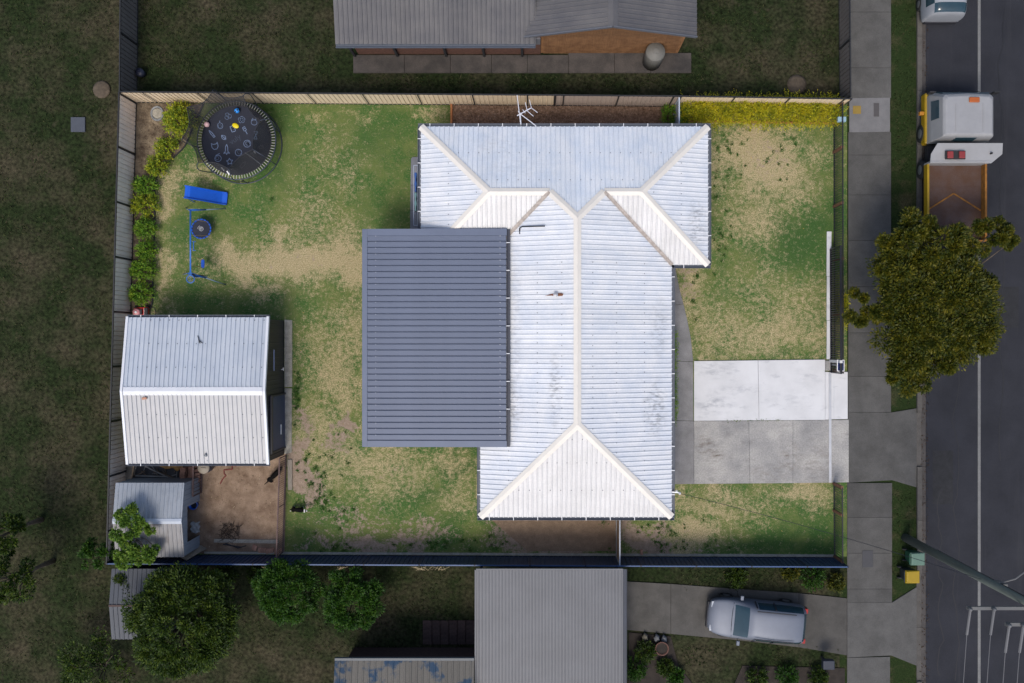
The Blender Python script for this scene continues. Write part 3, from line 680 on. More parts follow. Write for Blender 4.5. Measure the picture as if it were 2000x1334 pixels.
mould_shade_patches(M_roofN, [(*Q(1010,330,3), 2.2, 1.0, .16),(*Q(975,280,3), 1.6, .8, .2)])

def plane_sheets(O, u, v2, pts, m):
    O = Vector(O); u = Vector(u).normalized(); v = Vector(v2).normalized()
    poly = [((Vector(p) - O).dot(u), (Vector(p) - O).dot(v)) for p in pts]
    return sheets(house, O, u, v, poly, m, period=0.203, hr=0.036)
n_N = Vector((0, TP, 1)); n_S = Vector((0, -TP, 1)); n_W = Vector((-TP, 0, 1)); n_E = Vector((TP, 0, 1))
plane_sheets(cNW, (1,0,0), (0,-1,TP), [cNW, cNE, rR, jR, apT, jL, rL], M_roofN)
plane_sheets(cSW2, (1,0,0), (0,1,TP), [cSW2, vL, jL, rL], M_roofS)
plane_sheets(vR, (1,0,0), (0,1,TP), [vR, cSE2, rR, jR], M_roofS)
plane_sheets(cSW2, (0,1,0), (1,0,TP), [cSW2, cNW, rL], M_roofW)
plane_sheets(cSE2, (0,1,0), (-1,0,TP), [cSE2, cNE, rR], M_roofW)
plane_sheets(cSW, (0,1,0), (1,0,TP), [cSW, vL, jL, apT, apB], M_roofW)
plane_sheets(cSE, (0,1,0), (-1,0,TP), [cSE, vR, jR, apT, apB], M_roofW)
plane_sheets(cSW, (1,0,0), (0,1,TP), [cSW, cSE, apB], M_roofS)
CW = 0.15
for a, b, p, q, nm in ((cNW, rL, n_N, n_W, 'hip_cap'), (cSW2, rL, n_S, n_W, 'hip_cap'), (cNE, rR, n_N, n_E, 'hip_cap'), (cSE2, rR, n_S, n_E, 'hip_cap'),
        (rL, jL, n_N, n_S, 'ridge_cap'), (jR, rR, n_N, n_S, 'ridge_cap'), (jL, apT, n_N, n_W, 'hip_cap'), (jR, apT, n_N, n_E, 'hip_cap'),
        (apT, apB, n_W, n_E, 'ridge_cap'), (cSW, apB, n_S, n_W, 'hip_cap'), (cSE, apB, n_S, n_E, 'hip_cap')):
    cap(house, a, b, p, q, M_cap, CW, 0.045, nm)
for a, b, p, q in ((vL, jL, n_S, n_W), (vR, jR, n_S, n_E)):
    cap(house, a, b, p, q, M_valley, 0.085, 0.05, 'valley_gutter', 0.0)
# screws along the sheets
def screws(name, rows, parent, size=0.016, m=None):
    mb = MB()
    for a, b, sp in rows:
        a = Vector(a); b = Vector(b); k = int((b - a).length / sp)
        for i in range(k + 1):
            p = a + (b - a) * (i / max(k, 1)); s = size
            mb.add([p + Vector((-s,-s,0)), p + Vector((s,-s,0)), p + Vector((s,s,0)), p + Vector((-s,s,0)), p + Vector((0,0,.014))], [(0,1,4),(1,2,4),(2,3,4),(3,0,4)])
    return mb.build(name, m or flat('screw_head', (0.12,0.12,0.14), 0.5, 0.5), parent, kind='stuff')
rows = []
for d in (1.2, 2.4, 3.4):
    z = zr(d) + 0.045
    if d < hw1:
        rows += [((EX0+d, EYB+d, z), (EX0+d, max(WYB, 0)+0.0, z), 0.406), ((EX1-d, EYB+d, z), (EX1-d, WYB, z), 0.406), ((EX0+d, EYB+d, z), (EX1-d, EYB+d, z), 0.406)]
    if d < hw2:
        rows += [((WX0+d, EYT-d, z), (WX1-d, EYT-d, z), 0.406), ((WX0+d, WYB+d, z), (WX0+d, EYT-d, z), 0.406), ((WX1-d, WYB+d, z), (WX1-d, EYT-d, z), 0.406)]
screws('roof_screws', rows, house)
# gutters: u-channels with straps
def gutter(a, b, out, parent=house, m=None, strap=True, sp=1.02, wdt=0.13):
    a = Vector(a); b = Vector(b); o = Vector(out); d = (b - a).normalized(); z = Vector((0,0,1)); m = m or M_gutter
    a = a + Vector((0,0,-0.03)); b = b + Vector((0,0,-0.03))
    mb = MB()
    mb.bar(a + o*(wdt/2) - z*0.1, b + o*(wdt/2) - z*0.1, wdt, 0.006)
    mb.bar(a + o*wdt - z*0.045, b + o*wdt - z*0.045, 0.014, 0.116)
    mb.bar(a - z*0.07, b - z*0.07, 0.012, 0.16)
    g_ = mb.build('gutter', m, parent)
    if strap:
        k = int((b - a).length / sp); ang = math.atan2(o.y, o.x)
        me = MB().box(-0.02, wdt + 0.005, -0.014, 0.014, 0.015, 0.03).mesh('gutter_strap', M_bracket)
        for i in range(k):
            p = a + d * (sp * (i + 0.5)); piece('gutter_strap', me, parent, Matrix.Translation(p) @ Matrix.Rotation(ang, 4, 'Z'))
    return g_
gutter(cNW + Vector((-.13,0,0)), cNE + Vector((.13,0,0)), (0,1,0)); gutter(cNW, cSW2, (-1,0,0)); gutter(cNE, cSE2, (1,0,0))
gutter(cSW2, vL, (0,-1,0)); gutter(vR, cSE2 + Vector((.13,0,0)), (0,-1,0)); gutter(vL, cSW, (-1,0,0)); gutter(vR, cSE, (1,0,0)); gutter(cSW + Vector((-.13,0,0)), cSE + Vector((.13,0,0)), (0,-1,0))
# walls, soffit
ov = 0.48
MB().box(EX0+.02, EX1-.02, EYB+.02, EYT-.03, ZE-.26, ZE-.21).build('soffit', M_frame, house)
MB().box(WX0+.02, EX0+.018, WYB+.02, EYT-.03, ZE-.262, ZE-.212).build('soffit', M_frame, house)
MB().box(EX1-.018, WX1-.02, WYB+.02, EYT-.03, ZE-.262, ZE-.212).build('soffit', M_frame, house)
MB().box(EX0+ov, EX1-ov, EYB+ov, EYT-ov, -0.05, ZE-.262).build('wall', M_wall, house)
MB().box(WX0+ov, EX0+ov-.004, WYB+ov, EYT-ov-.004, -0.05, ZE-.264).build('wall', M_wall, house)
MB().box(EX1-ov+.004, WX1-ov, WYB+ov, EYT-ov-.004, -0.05, ZE-.264).build('wall', M_wall, house)
def window(parent, x, y, ang, w_, h_, z0):
    M_ = Matrix.Translation((x, y, z0)) @ Matrix.Rotation(ang, 4, 'Z')
    f = piece('window', MB().box(-w_/2,w_/2,0,.012,0,h_).mesh('window', M_glass), parent, M_)
    fr = MB()
    for (a, b, c_, d_) in ((-w_/2-.05,-w_/2,-.05,h_+.05),(w_/2,w_/2+.05,-.05,h_+.05),(-w_/2,w_/2,-.05,0),(-w_/2,w_/2,h_,h_+.05),(-.02,.02,0,h_)): fr.box(a,b,0,.03,c_,d_)
    o = piece('frame', fr.mesh('frame', M_frame), f); return f
for y, w_ in ((-4.2,1.8),(-0.4,1.8)): window(house, EX1-ov, y, -math.pi/2, w_, 1.2, 0.9)
for y in (4.6, 7.2): window(house, WX1-ov, y, -math.pi/2, 1.5, 1.2, 0.9)
for x in (0.2, 3.4): window(house, x, EYB+ov, math.pi, 1.4, 1.1, 1.0)
window(house, WX0+ov, 6.4, math.pi/2, 1.2, 1.1, 1.0)
d_ = MB().box(EX1-ov, EX1-ov+.03, 1.4, 2.3, 0, 2.05).build('door', flat('front_door', (0.12,0.07,0.05), 0.4), house)
# objects fixed on the roof
pipe = [P(1015,457,3.05), P(1015,446,3.1), P(1020,443,3.13), P(1060,442,3.52), P(1064,442,3.56)]
tag(MB().tube([p + Vector((0,0,.06)) for p in pipe], 0.028, 6).build('roof_pipe', M_black, smooth=True), 'thin black pipe bent across the roof beside the patio cover', 'pipe')
fl = thing('roof_vent', 'short rusty vent pipe with a rust stain on the roof', 'vent', P(1087,577,3.5))
c = P(1085,576,3.55); zb = zr((c.x - EX0))
MB().lathe((c.x, c.y, zb-.03), [(0.075,0),(0.075,0.14),(0.1,0.15),(0.1,0.2),(0.02,0.23)], 12).build('vent_cowl', flat('dull_zinc', (0.4,0.4,0.42), 0.5, 0.4), fl)
def on_w(x): return zr(x - EX0) + 0.036
vs = [Vector((P(px,py,3.4).x, P(px,py,3.4).y, 0)) for px, py in ((1064,578),(1075,575),(1082,574),(1097,573),(1100,575),(1098,579),(1086,579),(1076,578))]
for v in vs: v.z = on_w(v.x) + 0.004
MB().add(vs, [tuple(range(len(vs)))]).build('rust_stain', mat('rust', (0.17,0.07,0.035), 0.9, 0.3, 12), fl)
# rooftop aerial on a mast at the gutter
an = thing('tv_antenna', 'white television aerial on a mast at the edge of the roof', 'antenna', P(1018,240,2.6))
M_al = flat('aluminium', (0.72,0.72,0.75), 0.35, 0.4)
c = Vector((-0.72, EYT+0.03, 0)); zt = 4.4
def A_(px, py): return P(px, py, zt)
MB().tube([Vector((A_(1016,222).x, A_(1016,222).y, 2.35)), A_(1016,222)+Vector((0,0,.1))], 0.022, 8).build('mast', M_al, an)
MB().bar(A_(1010,226), A_(1037,211), 0.035).build('boom', M_al, an)
for a, b, w_ in (((1010,186),(1017,243),.03),((1017,223),(1047,246),.03),((1026,200),(1030,217),.022),((1030,217),(1042,227),.022),((1034,195),(1038,211),.022),((1038,211),(1050,220),.022),((1012,217),(1017,229),.02),((1021,214),(1026,221),.02)):
    MB().bar(A_(*a), A_(*b), w_, 0.02).build('dipole_rod', M_al, an)
# service bracket and overhead cable
sb = thing('service_bracket', 'small electrical service bracket on the eave above the lower lawn', 'bracket', P(1320,962,2.6))
c = P(1320,962,2.6)
MB().bar(c + Vector((-.15,0,-.1)), c + Vector((.16,0,.0)), .05).build('bracket_arm', M_frame, sb); MB().lathe(c + Vector((.16,-.03,-.05)), [(.05,0),(.06,.05),(.05,.12),(.02,.14)], 10).build('insulator', flat('porcelain', (0.5,0.5,0.52), 0.2), sb); MB().lathe(c + Vector((.04,.06,-.08)), [(.04,0),(.05,.04),(.03,.09)], 10).build('insulator', flat('porcelain', (0.5,0.5,0.52), 0.2), sb)
pt = P(1768,1050); e0 = c + Vector((.16,-.03,.05)); e1 = Vector((pt.x, pt.y, 7.6)); pts = []
for i in range(25): t_ = i/24; p = e0.lerp(e1, t_); p.z -= 1.0*4*t_*(1-t_); pts.append(p)
tag(MB().tube(pts, 0.011, 5).build('service_cable', M_black), 'thin black service cable running from the eave to the power pole', 'cable')

# ---------------------------------------------------------------- patio cover
px0, px1, py0, py1 = P(707,447,3.1).x, P(990,447,3.1).x, P(707,873,3.1).y, P(707,447,3.1).y
M_patio = mat('slate_blue_sheet', (0.115,0.136,0.19), 0.38, 0.05, 1.0, spec=0.45, fine=0.03, orand=0.03)
M_patio_d = flat('patio_gutter_metal', (0.05,0.055,0.075), 0.4)
pt_ = thing('patio_cover', 'dark blue grey patio cover with narrow ribs over the back yard', 'patio cover', ((px0+px1)/2, (py0+py1)/2, 0))
zl, zh = 3.06, 3.14
nP = 34; fl_ = 0.22; top_b = py1 - 0.28; bot_b = py0 + 0.26; ph = (top_b - bot_b) / nP
xa, xb = px0 + fl_, px1 - 0.03
me = MB(); prof = [(0.0,0.0),(0.012,-0.028),(0.03,-0.028),(0.042,0.0),(ph*0.82,0.0),(ph*0.85,0.034),(ph*0.96,0.034),(ph,0.0)]
vs = []
for (y, h_) in prof: vs += [(0, y, h_), (xb - xa, y, h_ + (zh - zl))]
me.add(vs, [(2*i, 2*i+1, 2*i+3, 2*i+2) for i in range(len(prof)-1)])
me = me.mesh('roof_panel', M_patio)
for i in range(nP): piece('roof_panel', me, pt_, Matrix.Translation((xa, bot_b + i*ph, zl)))
MB().prism([(px0,py0),(xa,py0),(xa,py1),(px0,py1)], zl-0.14, zl+0.03).build('flashing', M_patio, pt_, bevel=.012)
MB().add([(xa,py1,zl-.14),(px1,py1,zh-.14),(px1,top_b,zh-.14),(xa,top_b,zl-.14),(xa,py1,zl+.032),(px1,py1,zh+.032),(px1,top_b,zh+.032),(xa,top_b,zl+.032)], [(0,1,2,3),(7,6,5,4),(0,4,5,1),(2,6,7,3),(1,5,6,2),(3,7,4,0)]).build('flashing', M_patio, pt_)
MB().add([(xa,bot_b,zl-.14),(px1,bot_b,zh-.14),(px1,py0,zh-.14),(xa,py0,zl-.14),(xa,bot_b,zl+.032),(px1,bot_b,zh+.032),(px1,py0,zh+.032),(xa,py0,zl+.032)], [(0,1,2,3),(7,6,5,4),(0,4,5,1),(2,6,7,3),(1,5,6,2),(3,7,4,0)]).build('flashing', M_patio, pt_)
gutter((px1,py1,zh+.03), (px1,py0,zh+.03), (1,0,0), pt_, M_patio_d, True, 1.15, 0.12)
screws('roof_screws', [((xa+.35, bot_b+ph*.93, zl+.035), (xa+.35, top_b-ph*.07, zl+.035), ph), ((xb-.25, bot_b+ph*.93, zh+.035), (xb-.25, top_b-ph*.07, zh+.035), ph)], pt_, 0.014, flat('bright_screw', (0.7,0.7,0.7), 0.4))
for y in (py0+.2, (2*py0+py1)/3, (py0+2*py1)/3, py1-.2): MB().box(px0+.08, px0+.18, y-.05, y+.05, 0, zl-.14).build('post', M_patio_d, pt_)
for y in (py0+.2, py1-.2): MB().box(px1-.2, px1-.1, y-.05, y+.05, 0, zh-.14).build('post', M_patio_d, pt_)
MB().box(px0+.06, px0+.2, py0+.06, py1-.06, zl-.3, zl-.142).build('beam', M_patio_d, pt_)

# folding clothes line by the wall with clothes
cl = thing('clothesline', 'folding wall clothesline over the grey paving left of the house', 'clothesline', P(815,390,1.5))
za = 1.7; M_line = flat('line_frame', (0.30,0.34,0.42), 0.4)
def C_(px, py, z=za): return P(px, py, z)
for a, b in (((808,323),(824,323)),((808,440),(824,440)),((808,323),(808,440)),((822,330),(822,435))): MB().bar(C_(*a), C_(*b), 0.03).build('frame_bar', M_line, cl)
for x in (811,815,819): MB().tube([C_(x,324), C_(x,439)], 0.006, 4).build('line', M_line, cl)
def cloth(name, lab, cat, px, y0, y1, drop, m):
    nx_, nz_ = 10, 5; vs = []
    for i in range(nx_+1):
        for j in range(nz_+1):
            p = C_(px, y0 + (y1-y0)*i/nx_); vs.append((p.x + .015*math.sin(i*1.3)+.03*math.sin(i*.9+j)*(j/nz_), p.y, p.z + .005 - drop*j/nz_))
    for i in range(nx_+1):
        for j in range(nz_+1):
            p = C_(px, y0 + (y1-y0)*i/nx_); vs.append((p.x - .07 - .015*math.sin(i*1.3) - .02*math.sin(i*.7+j)*(j/nz_), p.y, p.z + .005 - drop*.9*j/nz_))
    q = (nx_+1)*(nz_+1); fs = [(i*(nz_+1)+j, (i+1)*(nz_+1)+j, (i+1)*(nz_+1)+j+1, i*(nz_+1)+j+1) for i in range(nx_) for j in range(nz_)]
    fs += [tuple(q + k for k in f) for f in fs] + [(i*(nz_+1), (i+1)*(nz_+1), q+(i+1)*(nz_+1), q+i*(nz_+1)) for i in range(nx_)]
    tag(MB().add(vs, fs).build(name, m, smooth=True), lab, cat)
cloth('towel', 'bright blue towel hanging on the clothesline', 'towel', 813, 337, 374, 0.7, mat('blue_cloth', (0.03,0.10,0.32), 0.9))
cloth('towel', 'grey green towel hanging on the clothesline', 'towel', 813, 376, 412, 0.65, mat('green_cloth', (0.13,0.24,0.25), 0.9))
# ---------------------------------------------------------------- big shed
M_shedroofN = mat('shed_roof_upper', (0.47,0.505,0.555), 0.45, 0.05, 1.5, col2=(0.39,0.43,0.49), fine=0.04, orand=0.04, stain=((0.22,0.24,0.27), 5.0, 0.64, (2.2,.7,1)))  # cool sky light of the upper slope put into the sheet colour
M_shedroofS = mat('shed_roof_lower', (0.45,0.445,0.445), 0.45, 0.05, 1.5, col2=(0.385,0.385,0.39), fine=0.04, orand=0.04, stain=((0.30,0.30,0.30), 5.0, 0.64, (2.2,.7,1)))  # same sheet, warmer copy for the sunward slope
M_barge = mat('pale_barge', (0.62,0.63,0.66), 0.45, 0.04, 2)
M_char = mat('charcoal_sheet', (0.022,0.022,0.026), 0.5, 0.1, 1.5, orand=0.06)
sx0, sx1, sy0, sy1, se = P(247,618,2.4).x, P(526,618,2.4).x, P(247,907,2.4).y, P(247,618,2.4).y, 2.4
smy = (sy0 + sy1) / 2; srz = 2.98; shs = (sy1 - sy0) / 2; stp = (srz - se) / shs
shed = thing('garden_shed', 'large shed with pale ribbed gable roof and charcoal front', 'shed', ((sx0+sx1)/2, smy, 0))
def shed_roof(parent, x0, x1, y0, y1, e, rz, mN, mS, period, hr, rib=(0.55,0.65,0.85,0.95), per=4):
    my = (y0+y1)/2; hs = (y1-y0)/2; sl_ = math.hypot(hs, rz-e)
    sheets(parent, (x0,y1,e), (1,0,0), (0,-hs,rz-e), [(0,0),(x1-x0,0),(x1-x0,sl_),(0,sl_)], mN, period, hr, per, rib=rib)
    sheets(parent, (x0,y0,e), (1,0,0), (0,hs,rz-e), [(0,0),(x1-x0,0),(x1-x0,sl_),(0,sl_)], mS, period, hr, per, rib=rib)
    nN = Vector((0,(rz-e)/hs,1)); nS = Vector((0,-(rz-e)/hs,1)); return nN, nS, my
nN, nS, _ = shed_roof(shed, sx0+.1, sx1-.1, sy0+.04, sy1-.04, se+.02, srz, M_shedroofN, M_shedroofS, 0.19, 0.042)
cap(shed, (sx0+.12, smy, srz), ((sx0+sx1)/2-.003, smy, srz), nN, nS, M_barge, 0.17, 0.04)
cap(shed, ((sx0+sx1)/2+.003, smy, srz+.004), (sx1-.12, smy, srz+.004), nN, nS, M_barge, 0.17, 0.04)
for x in (sx0, sx1 - 0.1):
    for (ya, yb) in ((sy1, smy), (sy0, smy)):
        MB().add([(x,ya,se-.1),(x+.1,ya,se-.1),(x+.1,yb,srz-.1),(x,yb,srz-.1),(x,ya,se+.065),(x+.1,ya,se+.065),(x+.1,yb,srz+.06),(x,yb,srz+.06)],
                 [(0,1,2,3),(7,6,5,4),(0,4,5,1),(2,6,7,3),(1,5,6,2),(3,7,4,0)]).build('barge_board', M_barge, shed)
gutter((sx0,sy1-.04,se), (sx1,sy1-.04,se), (0,1,0), shed, M_gutter, True, 1.2, 0.1)
gutter((sx0,sy0+.04,se), (sx1,sy0+.04,se), (0,-1,0), shed, M_gutter, True, 1.2, 0.1)
rows = []
for q in (0.04, 0.36, 0.68):
    z = se + .02 + (srz-se-.02)*q + .034
    for y in (sy1-.04-(shs-.04)*q, sy0+.04+(shs-.04)*q): rows.append(((sx0+.25,y,z),(sx1-.2,y,z),0.38))
screws('roof_screws', rows, shed, 0.018)
wx = sx1 - 0.03
def gable_wall(parent, x, y0, y1, e, rz, m, n, nm='wall_panel', side=1, out=.02):
    """upright ribbed wall panels of a gable end"""
    my = (y0+y1)/2; w_ = (y1-y0)/n
    for i in range(n):
        a = y0 + i*w_; vs = []
        for q, h_ in ((0,0),(.42,0),(.46,out),(.54,out),(.58,0),(.92,0),(.95,out),(1,out)):
            y = a + q*w_; zt = e + (rz-e)*(1-abs(y-my)/((y1-y0)/2)); vs += [(x+side*h_, y, 0), (x+side*h_, y, zt-.04)]
        k = len(vs)//2; MB().add(vs, [(2*j,2*j+2,2*j+3,2*j+1) for j in range(k-1)]).build(nm, m, parent)
gable_wall(shed, wx, sy0+.12, sy1-.12, se, srz, M_char, 15)
gable_wall(shed, sx0+.12, sy0+.12, sy1-.12, se, srz, M_char, 15, side=-1)
MB().box(sx0+.13, wx-.01, sy1-.16, sy1-.12, 0, se-.05).build('wall', M_char, shed); MB().box(sx0+.13, wx-.01, sy0+.12, sy0+.16, 0, se-.05).build('wall', M_char, shed)
# door: navy roller door and charcoal leaf
M_nd = mat('navy_door', (0.035,0.05,0.10), 0.45, 0.06, 1.5)
d1 = thing  # alias not used further
ya, yb = (NY-872)/S, (NY-770)/S
rd = MB()
vs = []; k = 0
for i in range(28):
    z = 0.02 + 2.1*i/27; vs += [(wx+.05+(.012 if i%2 else 0), ya, z), (wx+.05+(.012 if i%2 else 0), yb, z)]
rd.add(vs, [(2*i,2*i+1,2*i+3,2*i+2) for i in range(27)]); o = rd.build('roller_door', M_nd, shed)
MB().bar((wx+.075, (ya+yb)/2-.55, .75), (wx+.075, (ya+yb)/2-.12, .75), .03, .05).build('handle', M_frame, o)
MB().box(wx+.03, wx+.10, yb, yb+.07, 0, 2.15).build('door_jamb', M_char, shed); MB().box(wx+.03, wx+.10, ya-.07, ya, 0, 2.15).build('door_jamb', M_char, shed)
MB().box(wx+.03, wx+.12, ya-.07, yb+.07, 2.15, 2.3).build('door_head', M_char, shed)
MB().bar((wx+.09, (NY-683)/S*.955, 1.9), (wx+.09, (NY-724)/S*.955, 1.9), .045).build('wall_lamp', flat('lamp_blue_grey', (0.12,0.15,0.25), 0.4), shed)
MB().bar((wx+.06, (NY-722)/S*.985, .62), (wx+.16, (NY-720)/S*.985, .62), .025).build('handle', M_frame, shed)
MB().bar((wx+.14, (NY-718)/S*.985, .62), (wx+.14, (NY-724)/S*.985, .62), .025).build('handle', M_frame, shed)
def on_shed(px, py):
    p = P(px, py, 2.7); y = p.y; z = se + (srz-se)*(1-abs(y-smy)/shs); return Vector((p.x, y, z + .05))
M_brick = mat('clay_brick', (0.38,0.205,0.14), 0.9, 0.25, 10, bump=0.4, bscale=60, orand=0.22)
def brick_mesh():
    mb = MB()
    mb.box(-.115,.115,-.055,.055,0,.076); return mb.mesh('brick', M_brick)
bk = brick_mesh()
def brick(M_, label, group=None, nm='brick'):
    o = piece(nm, bk, None, M_, bevel=.006); tag(o, label, 'brick', group); return o
p = on_shed(288,777); brick(T(p.x, p.y, p.z, 0.1) @ Matrix.Rotation(stp,4,'X') @ Matrix.Scale(.85,4), 'lone brick lying on the lower slope of the big shed roof')
def rock(name, label, c, r, m, sq=0.7):
    mb = MB(); mb.ball((0,0,0), r, 10, 7); me = mb.mesh(name, m, True)
    for v in me.vertices:
        k = 1 + 0.22*math.sin(v.co.x*31+v.co.y*17)+.15*math.cos(v.co.y*41+v.co.z*29); v.co *= k; v.co.z *= sq; v.co.x *= .75
    return tag(piece(name, me, None, T(c.x,c.y,c.z+r*.4)), label, 'stone')
rock('stone', 'grey stone lying on the shed roof near its lower gutter', on_shed(399,890), 0.085, mat('grey_stone', (0.2,0.21,0.22), 0.9, 0.3, 9))
p = on_shed(388,665); mb = MB()
for a, l in ((1.9,.22),(-.6,.2),(-1.2,.13)): mb.bar(p+Vector((0,0,.01)), p+Vector((l*math.cos(a), l*math.sin(a), .015+l*math.sin(a)*-stp)), .035, .012)
tag(mb.build('forked_stick', M_edge_black), 'dark forked stick on the upper slope of the shed roof', 'stick')

# ---------------------------------------------------------------- small shed / kennel
kx0, kx1, ky0, ky1, ke, kz = P(226,943,1.9).x, P(360,943,1.9).x, P(300,1088,1.9).y, P(300,943,1.9).y, 1.9, 2.2
M_oldzinc = mat('weathered_zinc', (0.31,0.335,0.37), 0.5, 0.1, 1.5, col2=(0.23,0.255,0.29), fine=0.08, orand=0.06, stain=((0.10,0.085,0.07), 2.6, 0.55, (7,.8,1)))
M_oldzinc2 = mat('weathered_zinc_lower', (0.24,0.24,0.25), 0.5, 0.1, 1.5, col2=(0.18,0.175,0.175), fine=0.08, orand=0.06, stain=((0.10,0.07,0.055), 2.6, 0.52, (7,.8,1)))
M_kwall = mat('pale_blue_sheet_wall', (0.27,0.31,0.36), 0.6, 0.08, 2.0, col2=(0.23,0.265,0.31), stain=((0.28,0.31,0.10), 1.6, 0.68, (1,1,1)), orand=0.05)
ks = thing('tool_shed', 'small weathered zinc shed with an open doorway facing the dog run', 'shed', ((kx0+kx1)/2, (ky0+ky1)/2, 0))
nN, nS, kmy = shed_roof(ks, kx0, kx1, ky0, ky1, ke, kz, M_oldzinc, M_oldzinc2, 0.18, 0.02)
cap(ks, (kx0, kmy, kz), (kx1, kmy, kz), nN, nS, mat('zinc_cap', (0.40,0.44,0.50), 0.5, 0.06, 2), 0.11, 0.03)
kw = kx1 - .02; oa, ob, oz = (NY-1045)/S, (NY-978)/S, 1.5
def kwall(y0, y1, z0, n):
    w_ = (y1-y0)/n
    for i in range(n):
        a = y0+i*w_; vs = []
        for q, h_ in ((0,0),(.3,0),(.36,.014),(.44,.014),(.5,0),(1,0)):
            y = a+q*w_; zt = ke + (kz-ke)*(1-abs(y-kmy)/((ky1-ky0)/2)) - .03; vs += [(kw+h_,y,z0),(kw+h_,y,zt)]
        k = len(vs)//2; MB().add(vs, [(2*j,2*j+2,2*j+3,2*j+1) for j in range(k-1)]).build('wall_panel', M_kwall, ks)
kwall(ob, ky1-.03, 0, 5); kwall(ky0+.03, oa, 0, 4); kwall(oa, ob, oz, 6)
for (a, b, c_, d_) in ((kx0,kw-.01,ky1-.05,ky1-.03),(kx0,kw-.01,ky0+.03,ky0+.05),(kx0,kx0+.02,ky0+.05,ky1-.05)): MB().box(a,b,c_,d_,0,ke-.03).build('wall', M_kwall, ks)
MB().box(kw-.03,kw-.005,oa-.04,oa,0,oz).build('door_frame', M_edge_black, ks); MB().box(kw-.03,kw-.005,ob,ob+.04,0,oz).build('door_frame', M_edge_black, ks)
# bucket, cloth, plank round the kennel
c = P(376,986,.25); c.z = 0
bu = thing('bucket', 'bright blue plastic tub in the doorway of the small shed', 'bucket', (c.x+.06,c.y,0))
M_blue = flat('blue_plastic', (0.012,0.11,0.52), 0.35)
mb = MB(); mb.lathe((c.x+.06,c.y,0.02), [(.14,0),(.19,.33),(.205,.34),(.205,.36),(.18,.36),(.13,.03),(.01,.03)], 18); mb.build('tub', M_blue, bu, smooth=True)
MB().lathe((c.x+.06,c.y,.2), [(.155,0),(.155,.012),(.01,.013)], 16).build('dark_contents', M_edge_black, bu)
vs = []; c2 = P(381,1030,.1)
for i in range(9):
    for j in range(9): vs.append((c2.x-.2+.05*i+.03*math.sin(j*1.7), c2.y-.25+.06*j+.03*math.sin(i*1.1), .03+.07*abs(math.sin(i*.9+j*.6))))
tag(MB().add(vs, [(i*9+j,(i+1)*9+j,(i+1)*9+j+1,i*9+j+1) for i in range(8) for j in range(8)]).build('rag', mat('grey_cloth', (0.36,0.37,0.37), 0.9, 0.15, 5), smooth=True), 'crumpled grey rag inside the doorway of the small shed', 'rag')
tag(MB().bar(P(397,1068,.05), P(358,1091,1.15)+Vector((0,0,0)), .36, .03, up=(0.3,1,0.3)).build('leaning_board', mat('grey_plank', (0.26,0.225,0.18), 0.9, 0.2, 4, stretch=(6,1,1))), 'grey timber board leaning at the lower corner of the small shed', 'board')
# junk between the sheds
M_pipe = mat('old_pipe', (0.22,0.215,0.20), 0.6, 0.25, 5); M_oldwood = mat('old_wood', (0.15,0.115,0.085), 0.9, 0.3, 6)
for i, (a, b, w_, m, lab, nm, cat) in enumerate((
    ((262,905,.5),(258,938,.3),.07,M_oldwood,'upright old timber post leaning by the long cream fence','timber','timber'),
    ((265,929,.25),(331,931,.22),.06,M_pipe,'long grey timber rail lying low between the two sheds','timber','timber'),
    ((284,911,.6),(330,933,.3),.045,M_pipe,'pale pipe leaning across the gap between the two sheds','pipe','pipe'),
    ((254,936,.1),(283,920,.35),.05,M_oldwood,'dark branch propped between fence and shed gap','branch','branch'),
    ((308,921,.2),(338,933,.25),.05,M_oldwood,'short dark batten lying beside the pale pipe','timber','timber'))):
    tag(MB().bar(P(*a), P(*b), w_).build(nm, m), lab, cat)
vs = [P(310,904,.4),P(352,904,.5),P(358,912,.35),P(345,921,.3),P(338,914,.36),P(325,916,.3),P(312,911,.3)]
tag(MB().add(list(vs)+[v-Vector((0,0,.02)) for v in vs], [tuple(range(7)), tuple(range(13,6,-1))]+[(i,(i+1)%7,7+(i+1)%7,7+i) for i in range(7)]).build('rusty_sheet', mat('ochre_rust', (0.30,0.17,0.05), 0.8, 0.4, 5)), 'torn ochre coloured metal sheet under the edge of the big shed', 'metal sheet')
tag(MB().box(P(244,0).x,P(352,0).x,P(0,940).y,P(0,906).y,0.0,.12).build('tarpaulin', mat('dark_tarp', (0.05,0.05,0.052), 0.7, 0.35, 4, bump=.8, bscale=9), bevel=.03), 'dark tarpaulin spread on the ground between the two sheds', 'tarpaulin')
for k in range(14):
    a = P(rng.uniform(250,345), rng.uniform(910,936), .13); an = rng.uniform(0,3.1); l = rng.uniform(.2,.6)
    tag(MB().bar(a, a+Vector((l*math.cos(an), l*math.sin(an), rng.uniform(0,.1))), .03).build('scrap_stick', M_oldwood if k%2 else M_pipe), 'scrap stick lying on the dark tarpaulin between the sheds', 'stick', 'scrap sticks on the tarpaulin')
